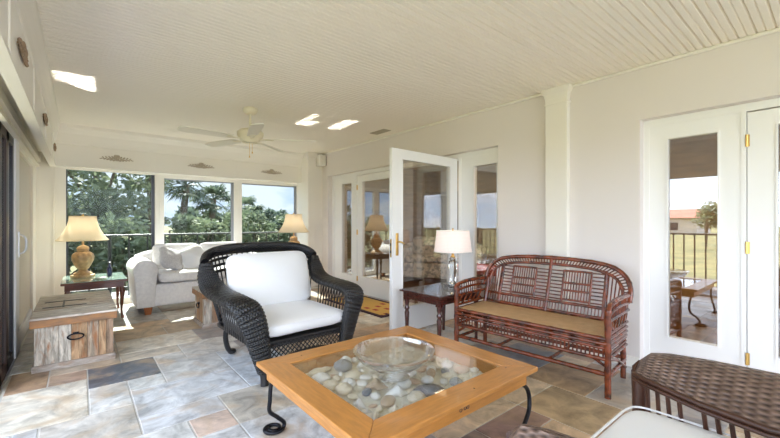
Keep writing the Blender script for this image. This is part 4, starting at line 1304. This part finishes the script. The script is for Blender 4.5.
# glass bowl
gb = MB()
gb.lathe([(0.085, 0.0), (0.09, 0.006), (0.05, 0.018), (0.045, 0.028), (0.09, 0.045), (0.15, 0.07), (0.19, 0.10), (0.206, 0.128), (0.218, 0.130), (0.220, 0.144), (0.200, 0.146), (0.194, 0.134), (0.18, 0.108), (0.14, 0.08), (0.085, 0.058), (0.03, 0.048), (0.001, 0.047)], n=48)
o = gb.build('glass_bowl', M_bowl, None, smooth=True)
o.location = (1.31, 1.545, CZ-0.0055)
tag(o, 'wide clear glass footed bowl on the coffee table', 'bowl')

# ------------------------------------------------------------------ bamboo settee
st = thing('rattan_settee', 'red brown bamboo settee with cane seat against the right wall', 'settee', (2.885, 1.737, 0), R(-85.2))
st.scale = (1.04, 1, 1.015)
BM = M_bamboo
HW, DP = 0.635, 0.485
def bamboo(mb_, pts, r, n=8, step=0.17):
    """rod with slightly swollen nodes"""
    pts = [Vector(p) for p in pts]
    out, rr, acc = [pts[0]], [r], 0.0
    for a, b_ in zip(pts, pts[1:]):
        L = (b_-a).length
        k = max(1, int(L/0.03))
        for i in range(1, k+1):
            out.append(a.lerp(b_, i/k)); acc += L/k
            ph = (acc % step)/step
            rr.append(r*(1.16 if ph < 0.03/step*0.9 else 1.0))
    mb_.tube(out, rr, n)
lean = lambda z: DP + max(0, z-0.42)*0.31
SEAT = 0.425
for s in (-1, 1):
    b = MB(); bamboo(b, [(s*HW, 0, 0), (s*HW, 0, 0.63)], 0.022, 10); b.build('leg', BM, st, smooth=True)
    b = MB(); bamboo(b, [(s*(HW-0.02), DP, 0), (s*(HW-0.02), DP, 0.42), (s*(HW-0.015), lean(0.66), 0.66)], 0.02, 10); b.build('leg', BM, st, smooth=True)
# seat frame
b = MB()
for (z, y0, r_) in ((SEAT-0.008, -0.005, 0.016), (SEAT-0.042, -0.012, 0.015), (SEAT-0.074, -0.006, 0.012)):
    bamboo(b, [(-HW, y0, z), (HW, y0, z)], r_)
    bamboo(b, [(-HW, y0, z), (-HW, DP, z)], r_); bamboo(b, [(HW, y0, z), (HW, DP, z)], r_)
bamboo(b, [(-HW, DP, SEAT-0.008), (HW, DP, SEAT-0.008)], 0.016)
b.build('seat_frame', BM, st, smooth=True)
b = MB(); N = 20
rings = []
for i in range(N+1):
    y = 0.008 + (DP-0.016)*i/N
    rings.append([(-HW+0.01+(2*HW-0.02)*k/24, y, SEAT + 0.004 + 0.006*sin(pi*k/24)*sin(pi*i/N)) for k in range(25)])
b.loft(rings, closed=False)
nv = len(b.v); b.v += [Vector(q) for q in ((-HW+0.01, 0.008, SEAT-0.01), (HW-0.01, 0.008, SEAT-0.01), (HW-0.01, DP-0.008, SEAT-0.01), (-HW+0.01, DP-0.008, SEAT-0.01))]
b.face((nv+3, nv+2, nv+1, nv))
b.build('cane_seat', M_cane, st, smooth=True)
# skirt below the seat: spindles between two rails
def skirt(name, p0, p1, n, z0, z1):
    m_ = MB(); p0, p1 = Vector(p0), Vector(p1)
    for k in range(1, n):
        p = p0.lerp(p1, k/n); m_.tube([(p.x, p.y, z0), (p.x, p.y, z1)], 0.0058, 6)
    bamboo(m_, [(p0.x, p0.y, z0), (p1.x, p1.y, z0)], 0.014)
    m_.build(name, BM, st, smooth=True)
skirt('front_skirt', (-HW, -0.004, 0), (HW, -0.004, 0), 44, 0.272, SEAT-0.07)
skirt('back_skirt', (-HW, DP, 0), (HW, DP, 0), 30, 0.272, SEAT-0.02)
for s in (-1, 1):
    m_ = MB()
    for k in range(4): bamboo(m_, [(s*HW, 0.0, 0.275+0.028*k), (s*HW, DP, 0.275+0.028*k)], 0.007 if k else 0.013)
    m_.build('side_slats', BM, st, smooth=True)
b = MB()
bamboo(b, [(-HW, 0, 0.165), (HW, 0, 0.165)], 0.017); bamboo(b, [(-HW, DP, 0.165), (HW, DP, 0.165)], 0.016)
for s in (-1, 1): bamboo(b, [(s*HW, 0, 0.15), (s*(HW-0.01), DP, 0.15)], 0.015)
for x in (-0.22, 0.22): bamboo(b, [(x, 0, 0.165), (x, DP, 0.165)], 0.013)
b.build('stretcher', BM, st, smooth=True)
for s in (-1, 1):
    b = MB(); bamboo(b, [(s*HW, 0.02, 0.27), (s*HW, DP*0.5, 0.21), (s*HW, DP-0.02, 0.10)], 0.012); b.build('side_brace', BM, st, smooth=True)
    b = MB(); bamboo(b, [(s*HW, 0.03, 0.20), (s*(HW-0.10), 0.0, 0.27)], 0.011); b.build('corner_brace', BM, st, smooth=True)
# arms
for s in (-1, 1):
    X = s*(HW+0.005)
    b = MB()
    top = spline([(X, -0.01, 0.60), (X, 0.015, 0.645), (X, 0.12, 0.665), (X, 0.30, 0.672), (X, lean(0.66), 0.66)], 5)
    bamboo(b, top, 0.0185)
    low = spline([(X, 0.01, 0.585), (X, 0.12, 0.605), (X, 0.30, 0.612), (X, lean(0.6), 0.60)], 5)
    bamboo(b, low, 0.012)
    bamboo(b, [(X, 0, 0.545), (X, lean(0.545), 0.545)], 0.012)
    bamboo(b, [(X, 0, 0.455), (X, lean(0.455), 0.455)], 0.012)
    ar = b.build('arm', BM, st, smooth=True)
    b = MB()
    for k in range(1, 12):
        y = 0.02 + (DP-0.02)*k/12
        b.tube([(X, y, 0.55), (X, y, 0.66)], 0.0052, 6)
    for k in range(5):                                                # diagonal fretwork
        y = 0.03 + 0.085*k
        b.tube([(X, y, 0.458), (X, y+0.085, 0.543)], 0.0075, 6)
        if k % 2 == 0: b.tube([(X, y+0.085, 0.458), (X, y+0.04, 0.50)], 0.0075, 6)
    b.build('arm_fretwork', BM, ar, smooth=True)
# back
def bp(x, z, off=0.0): return (x, lean(z)+off, z)
def outer_pts(dx, dz):
    P = [(-HW-0.01+dx, 0.60), (-HW-0.012+dx, 0.70-dz*0.3), (-HW+0.03+dx, 0.80-dz*0.6), (-HW+0.14+dx*0.6, 0.872-dz), (-0.30, 0.902-dz), (0, 0.912-dz)]
    P = P + [(-x, z) for (x, z) in P[-2::-1]]
    return spline([bp(x, z) for (x, z) in P], 6)
b = MB()
bamboo(b, outer_pts(0, 0), 0.019)
bamboo(b, outer_pts(0.055, 0.058), 0.013)
bamboo(b, [bp(-HW+0.02, 0.525), bp(HW-0.02, 0.525)], 0.014)
bamboo(b, [bp(-HW+0.02, 0.445), bp(HW-0.02, 0.445)], 0.013)
bamboo(b, [bp(0, 0.43), bp(0, 0.90)], 0.016)
for s in (-1, 1):
    bamboo(b, [bp(s*0.465, 0.44), bp(s*0.465, 0.83)], 0.013)
b.build('back_frame', BM, st, smooth=True)
def top_z(x):
    q = abs(x)/HW
    return 0.845 - 0.11*q**5 - 0.012*q
b = MB()
oo, ii = outer_pts(0, 0), outer_pts(0.055, 0.058)
def walk(P, n):
    acc = [0.0]
    for a_, b_ in zip(P, P[1:]): acc.append(acc[-1]+(b_-a_).length)
    out = []
    for k in range(n):
        q = acc[-1]*k/(n-1)
        j = max(j_ for j_ in range(len(acc)-1) if acc[j_] <= q + 1e-9)
        f = (q-acc[j])/max(1e-6, acc[j+1]-acc[j])
        out.append(P[j].lerp(P[min(j+1, len(P)-1)], min(f, 1)))
    return out
for p_, q_ in list(zip(walk(oo, 62), walk(ii, 62)))[3:-3]:            # short spindles in the top band
    b.tube([p_, q_], 0.0052, 6)
b.build('top_band_spindles', BM, st, smooth=True)
b = MB()
for k in range(-22, 23):                                               # short spindles in the bottom band
    x = k*0.027
    b.tube([bp(x, 0.447), bp(x, 0.523)], 0.0052, 6)
b.build('lower_band_spindles', BM, st, smooth=True)
for s in (-1, 1):
    b = MB()                                                           # inner framed panel
    xa, xb = 0.125, 0.355
    for x in (xa, xb): bamboo(b, [bp(s*x, 0.53), bp(s*x, 0.81)], 0.010)
    for z in (0.805, 0.70, 0.635, 0.555): bamboo(b, [bp(s*xa, z), bp(s*xb, z)], 0.010)
    for k in range(1, 10):
        x = xa + (xb-xa)*k/10
        b.tube([bp(s*x, 0.56), bp(s*x, 0.805)], 0.0048, 6)
    b.build('back_panel', BM, st, smooth=True)
    b = MB()
    for k in range(9):                                                 # stacked cross slats either side
        z = 0.553 + 0.031*k
        b.tube([bp(s*0.012, z), bp(s*xa, z)], 0.0062, 6)
    b.build('inner_slats', BM, st, smooth=True)
    b = MB()
    for k in range(9):
        z = 0.553 + 0.031*k
        b.tube([bp(s*xb, z), bp(s*0.46, z)], 0.0062, 6)
    b.build('outer_slats', BM, st, smooth=True)
    b = MB()
    for k in range(6):                                                 # fanned uprights at the end
        x0, x1 = 0.485+0.024*k, 0.485+0.029*k
        b.tube([bp(s*x0, 0.527), bp(s*x1, top_z(min(x1, .62))-0.01*k)], 0.0055, 6)
    b.build('end_spindles', BM, st, smooth=True)

# ------------------------------------------------------------------ end table and crystal lamp
et = thing('end_table', 'dark mahogany end table with turned legs left of the settee', 'table', (3.01, 2.755, 0))
w, d, h = 0.35, 0.295, 0.545
b = MB(); b.box(-w, w, -d, d, h-0.02, h); b.build('tabletop', M_mahog, et, bevel=0.007, seg=3)
b = MB(); b.box(-w+0.02, w-0.02, -d+0.02, d-0.02, h, h+0.005); b.build('glass_top', mat('smoked_glass_top', (0.16, 0.15, 0.15), 0.08, coat=0.6), et, bevel=0.001)
b = MB(); i = 0.045
b.box(-w+i, w-i, -d+i, -d+i+0.02, h-0.095, h-0.02); b.box(-w+i, w-i, d-i-0.02, d-i, h-0.095, h-0.02); b.box(-w+i, -w+i+0.02, -d+i+0.02, d-i-0.02, h-0.095, h-0.02); b.box(w-i-0.02, w-i, -d+i+0.02, d-i-0.02, h-0.095, h-0.02)
b.build('apron', M_mahog, et, bevel=0.003)
for sx in (-1, 1):
    for sy in (-1, 1):
        c = (sx*(w-0.06), sy*(d-0.06), 0)
        b = MB(); b.cbox((c[0], c[1], h-0.065), (0.052, 0.052, 0.09))
        b.lathe([(0.013, 0.0), (0.018, 0.02), (0.015, 0.05), (0.024, 0.25), (0.026, 0.30), (0.018, 0.325), (0.027, 0.34), (0.027, 0.355), (0.017, 0.37), (0.025, 0.40), (0.025, h-0.10)], c, 16)
        b.build('leg', M_mahog, et, smooth=True)
cl = thing('crystal_lamp', 'clear crystal column lamp with white dotted drum shade on the end table', 'lamp', (3.17, 2.735, h+0.005))
b = MB(); b.cbox((0, 0, 0.014), (0.15, 0.15, 0.028)); b.cbox((0, 0, 0.04), (0.11, 0.11, 0.02)); b.build('crystal_foot', M_crystal, cl, bevel=0.004)
b = MB(); b.lathe([(0.03, 0.051), (0.045, 0.06), (0.03, 0.075), (0.034, 0.11), (0.05, 0.21), (0.052, 0.26), (0.04, 0.29), (0.028, 0.30), (0.04, 0.312), (0.028, 0.33)], n=10); b.build('crystal_column', M_crystal, cl)
b = MB(); b.lathe([(0.024, 0.331), (0.026, 0.34), (0.015, 0.35), (0.013, 0.43), (0.006, 0.435), (0.006, 0.635), (0.011, 0.638), (0.006, 0.65)], n=14); b.build('lamp_neck', M_brass, cl, smooth=True)
b = MB()
rings = [[(r_*cos(2*pi*k/48), r_*sin(2*pi*k/48), z) for k in range(48)] for (r_, z) in ((0.205, 0.392), (0.196, 0.465), (0.187, 0.54), (0.178, 0.625))]
b.loft(rings, cap=False); b.build('lamp_shade', M_shade_w, cl, smooth=True)
b = MB()
for (r_, z) in ((0.205, 0.394), (0.178, 0.623)): b.tube([(r_*cos(a*pi/24), r_*sin(a*pi/24), z) for a in range(48)], 0.004, 6, loop=True)
for a in range(3): b.tube([(0, 0, 0.62), (0.178*cos(a*2.094), 0.178*sin(a*2.094), 0.62)], 0.0025, 5)
b.build('shade_frame', M_white_plastic, cl, smooth=True)
l = lamp('crystal_lamp_bulb_light', 'POINT', (0, 0, 0.51), 1.0, (1.0, 0.86, 0.70), shadow_soft_size=0.03); l.parent = cl

# ------------------------------------------------------------------ brown wicker armchair in the foreground
bt = thing('wicker_armchair', 'brown wicker armchair with white seat cushion at the near right facing the coffee table', 'armchair', (1.535, 0.20, 0))
for s in (-1, 1):
    # (y, inner x, inner z, outer x, crest z)
    st_ = [(0.395, 0.395, 0.60, 0.415, 0.615), (0.385, 0.37, 0.605, 0.44, 0.65), (0.35, 0.345, 0.605, 0.455, 0.685), (0.28, 0.31, 0.605, 0.46, 0.70), (0.14, 0.26, 0.60, 0.462, 0.71), (-0.05, 0.215, 0.60, 0.462, 0.715), (-0.22, 0.20, 0.62, 0.46, 0.715), (-0.34, 0.22, 0.66, 0.46, 0.74)]
    rings = []
    fine = []
    for a, c in zip(st_, st_[1:]):
        for k in range(5): fine.append([a[q]+(c[q]-a[q])*k/5 for q in range(5)])
    fine.append(list(st_[-1]))
    for (y, xi, zi, xo, zo) in fine:
        ring = []
        for k in range(9):
            f = k/8
            ring.append((xi+(xo-xi)*f, y, zi+(zo-zi)*(sin(f*pi/2)**1.1)))
        ring += [(xo+0.018, y, zo-0.02), (xo+0.02, y, zo-0.06), (xo+0.004, y, zo-0.06)]
        for k in range(7, -1, -1):
            f = k/8
            ring.append((xi+(xo-xi)*f+0.004, y, zi+(zo-zi)*(sin(f*pi/2)**1.1)-0.022))
        rings.append([(s*x, yy, z) for (x, yy, z) in ring])
    b = MB(); b.loft(rings if s < 0 else [r_[::-1] for r_ in rings]); ar = b.build('arm', M_wick_brown, bt, smooth=True, loc=(0, 0, 0) if s > 0 else (-0.09, 0.05, 0))
    b = MB()
    e = [(s*xi, y, zi-0.008) for (y, xi, zi, xo, zo) in fine]
    tip = [(s*0.448, 0.388, 0.635), (s*0.42, 0.405, 0.612)]
    b.tube(tip + e, 0.011, 8); b.tube([(x-s*0.006, y+0.004, z-0.018) for (x, y, z) in tip+e], 0.009, 8)
    b.build('braided_edge', M_brown_rod, ar, smooth=True)
    b = MB()
    for k in range(16):
        if k in (4, 9): continue
        y = 0.33 - 0.04*k
        f = [q for q in fine if q[0] <= y][0]
        b.tube([(s*(f[1]+0.004), y, f[2]-0.015), (s*(0.325), y-0.01, 0.36)], 0.0085, 6)
    b.build('arm_spindles', M_brown_rod, ar, smooth=True)
    b = MB(); b.tube([(s*0.395, 0.375, 0.60), (s*0.38, 0.37, 0.40), (s*0.37, 0.36, 0.0)], [0.034, 0.03, 0.028], 10); b.build('leg', M_brown_rod, bt, smooth=True, loc=(0, 0, 0) if s > 0 else (-0.09, 0.05, 0))
    b = MB(); b.tube([(s*0.36, -0.30, 0.0), (s*0.36, -0.30, 0.36), (s*0.40, -0.38, 0.70)], 0.026, 10); b.build('leg', M_brown_rod, bt, smooth=True, loc=(0, 0, 0) if s > 0 else (-0.09, 0.05, 0))
b = MB(); b.box(-0.445, 0.345, -0.30, 0.365, 0.33, 0.375); b.build('seat_frame', M_wick_brown, bt, bevel=0.012)
sc = cushion_mesh(0.70, 0.66, 0.145, 0.2, 0.12, n=44, cx=-0.05, cy=0.05, cz=0.448, wob=0.002).build('seat_cushion', M_cushion, bt, smooth=True)
piping(0.70, 0.66, 0.497, 0.2, c=(-0.05, 0.05, 0)).build('piping', M_cushion, sc, smooth=True)
b = MB()
pts = spline([(-0.42, -0.36, 0.72), (-0.36, -0.43, 0.88), (0, -0.47, 0.96), (0.36, -0.43, 0.88), (0.42, -0.36, 0.72)], 6)
b.tube(pts, 0.035, 10); b.build('back_rim', M_wick_brown, bt, smooth=True, loc=(-0.05, 0, 0)).scale = (1.1, 1, 1)
b = MB()
for k in range(19):
    x = -0.36+0.04*k
    b.tube([(x*0.85, -0.30, 0.36), (x, -0.40, 0.70), (x*1.02, -0.45+0.25*abs(x)**2, 0.94-0.45*abs(x)**2.2)], 0.008, 6)
b.build('back_spindles', M_brown_rod, bt, smooth=True, loc=(-0.05, 0, 0)).scale = (1.1, 1, 1)

# ------------------------------------------------------------------ ceiling fan
fn = thing('ceiling_fan', 'cream five blade ceiling fan over the sitting area', 'fan', (1.57, 4.49, ZC))
b = MB(); b.lathe([(0.02, -0.075), (0.055, -0.07), (0.08, -0.045), (0.085, -0.02), (0.075, 0.0)], n=24); b.build('canopy', M_fan, fn, smooth=True)
b = MB(); b.tube([(0, 0, -0.07), (0, 0, -0.24)], 0.014, 10); b.build('downrod', M_fan, fn, smooth=True)
b = MB(); b.lathe([(0.03, -0.415), (0.055, -0.41), (0.06, -0.38), (0.09, -0.41), (0.135, -0.355), (0.15, -0.325), (0.15, -0.29), (0.12, -0.265), (0.06, -0.245), (0.02, -0.235)], n=32); b.build('motor_housing', M_fan, fn, smooth=True)
for k in range(5):
    a = R(40 + 72*k)
    Mz = Matrix.Rotation(a, 4, 'Z')
    b = MB()
    b.loft([[Mz @ Vector((x, -q, -0.375-0.002)), Mz @ Vector((x, q, -0.375-0.002)), Mz @ Vector((x, q, -0.375+0.006)), Mz @ Vector((x, -q, -0.375+0.006))] for (x, q) in ((0.10, 0.022), (0.16, 0.014), (0.20, 0.03), (0.25, 0.045), (0.27, 0.02))])
    ir = b.build('blade_iron', M_brass if False else M_fan, fn, bevel=0.002)
    b = MB(); Mt = Mz @ Matrix.Translation((0, 0, -0.366)) @ Matrix.Rotation(R(11), 4, 'X')
    rings = []
    for (x, q) in ((0.21, 0.045), (0.23, 0.058), (0.40, 0.066), (0.62, 0.072), (0.72, 0.07), (0.76, 0.055), (0.775, 0.03)):
        rings.append([Mt @ Vector((x, -q, -0.004)), Mt @ Vector((x, q, -0.004)), Mt @ Vector((x, q, 0.004)), Mt @ Vector((x, -q, 0.004))])
    b.loft(rings); b.build('blade', M_blade, fn)
for (x, y, L) in ((0.03, 0.02, 0.10), (-0.02, -0.03, 0.16)):
    b = MB(); b.tube([(x, y, -0.41), (x, y, -0.41-L)], 0.0025, 5); b.ellipsoid((x, y, -0.41-L-0.012), (0.007, 0.007, 0.014)); b.build('pull_chain', M_brass, fn, smooth=True)

# ------------------------------------------------------------------ carved ornaments on the soffit
def ornament_mesh(L=0.21):
    m = MB()
    rg_ = random.Random(8)
    m.ellipsoid((0, -0.016, 0.004), (0.03, 0.016, 0.036), 10, 6)
    for k in range(5):
        a = -0.9+0.45*k
        m.ellipsoid((0.028*sin(a*1.4), -0.014, 0.03+0.014*cos(a)), (0.011, 0.010, 0.022), 8, 6)
    for s in (-1, 1):
        pts = [(s*L*q, -0.012, 0.016*sin(q*9)*(1-q)-0.008*q) for q in [i/14 for i in range(15)]]
        m.tube(pts, [0.013*(1-0.75*i/14) for i in range(15)], 7)
        for i in range(9):
            q = 0.12+0.095*i
            sz = 0.032*(1-0.62*q)
            up = 1 if i % 2 else -1
            Mx_ = Matrix.Rotation(s*up*(-0.7), 4, 'Y')
            m.ellipsoid((s*L*q, -0.012, up*0.020*(1-0.6*q)+0.004), (sz, 0.010, sz*0.45), 8, 6, M=Mx_)
        m.tube([(s*(0.055+0.018*cos(t_*0.5)*(1-t_*0.05)), -0.014, -0.014+0.016*sin(t_*0.5)*(1-t_*0.05)) for t_ in range(12)], 0.006, 6)
    return m
o0 = ornament_mesh(0.21).build('carved_ornament', M_carve2, None, smooth=True)
o0.location = (0.44, 6.945, 2.205)
tag(o0, 'carved scroll ornament on the back soffit above the left window', 'ornament', 'carved scroll ornaments')
for (x, lab) in ((1.60, 'carved scroll ornament on the back soffit above the middle window'), (2.83, 'carved scroll ornament on the back soffit above the right window')):
    dup(o0, (x, 6.945, 2.205), 0, lab)
first = True
for (y, lab) in ((2.92, 'brown carved ornament on the left valence nearest the viewer'), (4.72, 'carved ornament in the middle of the left valence near the bright patch'), (6.45, 'small looking carved ornament at the far end of the left valence')):
    c = dup(o0, (XV, y, 2.215), (0, 0, R(90)), lab)
    if first:
        c.data = c.data.copy(); c.data.materials.clear(); c.data.materials.append(M_carve); cdat = c.data; first = False
    else: c.data = cdat

# ------------------------------------------------------------------ speaker, vent, rug
sp = thing('wall_speaker', 'small cream box speaker on the corner column under the ceiling', 'speaker', (3.655, 6.60, 2.36))
b = MB(); b.box(-0.055, 0.085, -0.13, 0.025, 0, 0.21); b.build('cabinet', M_trim, sp, bevel=0.008)
b = MB(); b.box(-0.045, 0.075, -0.137, -0.130, 0.012, 0.198); b.build('grille', M_beige, sp, bevel=0.002)
b = MB(); b.box(0.085, 0.092, -0.12, 0.0, 0.01, 0.2); b.build('side_panel', M_darkframe, sp)
vt = thing('ceiling_vent', 'small rectangular air vent in the ceiling near the right wall', 'vent', (3.48, 4.42, ZC))
b = MB(); b.box(-0.07, 0.07, -0.17, 0.17, -0.008, 0); b.build('frame', M_vent, vt, bevel=0.003)
b = MB()
for k in range(7): b.box(-0.055+0.0165*k, -0.045+0.0165*k, -0.15, 0.15, -0.013, -0.008)
b.build('louvre', M_vent, vt)
rgm, n_, l_, bs = nodes('patterned_rug')
tc = n_.new('ShaderNodeTexCoord'); mp = n_.new('ShaderNodeMapping'); mp.inputs['Scale'].default_value = (6.5, 4.5, 1); l_.new(tc.outputs['Object'], mp.inputs[0])
vo = n_.new('ShaderNodeTexVoronoi'); vo.distance = 'CHEBYCHEV'; vo.inputs['Scale'].default_value = 0.9; vo.inputs['Randomness'].default_value = 0.45; l_.new(mp.outputs[0], vo.inputs['Vector'])
rp = n_.new('ShaderNodeValToRGB'); rp.color_ramp.interpolation = 'CONSTANT'
rp.color_ramp.elements[0].color = (0.05, 0.012, 0.02, 1)
e1 = rp.color_ramp.elements[1]; e1.position = 0.13; e1.color = (0.30, 0.05, 0.04, 1)
e2 = rp.color_ramp.elements.new(0.2); e2.color = (0.52, 0.33, 0.09, 1)
l_.new(vo.outputs['Distance'], rp.inputs[0]); l_.new(rp.outputs[0], bs.inputs['Base Color']); bs.inputs['Roughness'].default_value = 0.95
M_border = mat('rug_border', (0.035, 0.012, 0.03), 0.95)
rug = thing('rug', 'gold rug with dark red blocks and purple black border at the french doors', 'rug', (3.40, 4.64, 0))
b = MB(); b.box(-0.27, 0.27, -0.70, 0.70, 0, 0.012); b.build('rug_field', rgm, rug)
b = MB()
b.box(-0.33, -0.27, -0.76, 0.76, 0, 0.0125); b.box(0.27, 0.33, -0.76, 0.76, 0, 0.0125); b.box(-0.27, 0.27, -0.76, -0.70, 0, 0.0125); b.box(-0.27, 0.27, 0.70, 0.76, 0, 0.0125)
b.build('rug_border', M_border, rug)

# ------------------------------------------------------------------ furniture seen dimly through the french doors
sofa('sofa', 'pale floral sofa in the room behind the open french door', (5.6, 5.3, 0), R(-60), 1.9, 0.95, 0.28, cloth=M_floral)
lamp('inner_room_fill_light', 'AREA', (4.7, 2.5, 2.58), 45, (1.0, 0.80, 0.55), shape='RECTANGLE', size=0.5, size_y=4.0)  # added warm fill, no such lamp seen; brightens the inner room
cb = thing('cabinet', 'dark wood cabinet against the far wall behind the french doors', 'cabinet', (7.25, 6.3, 0))
b = MB(); b.box(-0.3, 0.3, -0.6, 0.6, 0.05, 1.9); b.build('carcass', M_intwood, cb, bevel=0.01)
b = MB(); b.box(-0.33, 0.33, -0.64, 0.64, 1.9, 2.0); b.build('cornice', M_intwood, cb, bevel=0.02)
for s in (-1, 1):
    b = MB(); b.box(-0.325, -0.3, s*0.3-0.28, s*0.3+0.28, 0.12, 1.84); dd = b.build('door', M_intwood, cb, bevel=0.006)
    b = MB(); b.ellipsoid((-0.34, s*0.05, 1.0), (0.018, 0.018, 0.018)); b.build('knob', M_brass, dd, smooth=True)
bn = thing('bench', 'red cushioned bench behind the sidelight next to the end table', 'bench', (5.1, 3.6, 0))
b = MB(); b.box(-0.3, 0.3, -0.7, 0.7, 0.44, 0.54); b.build('seat', M_redcloth, bn, bevel=0.03, seg=3)
b = MB(); b.box(-0.3, 0.3, -0.7, 0.7, 0.38, 0.44); b.build('seat_frame', M_intwood, bn)
for sx in (-1, 1):
    for sy in (-1, 1):
        b = MB(); b.lathe([(0.02, 0), (0.025, 0.1), (0.035, 0.38)], (sx*0.26, sy*0.65, 0), 10); b.build('leg', M_iron, bn, smooth=True)
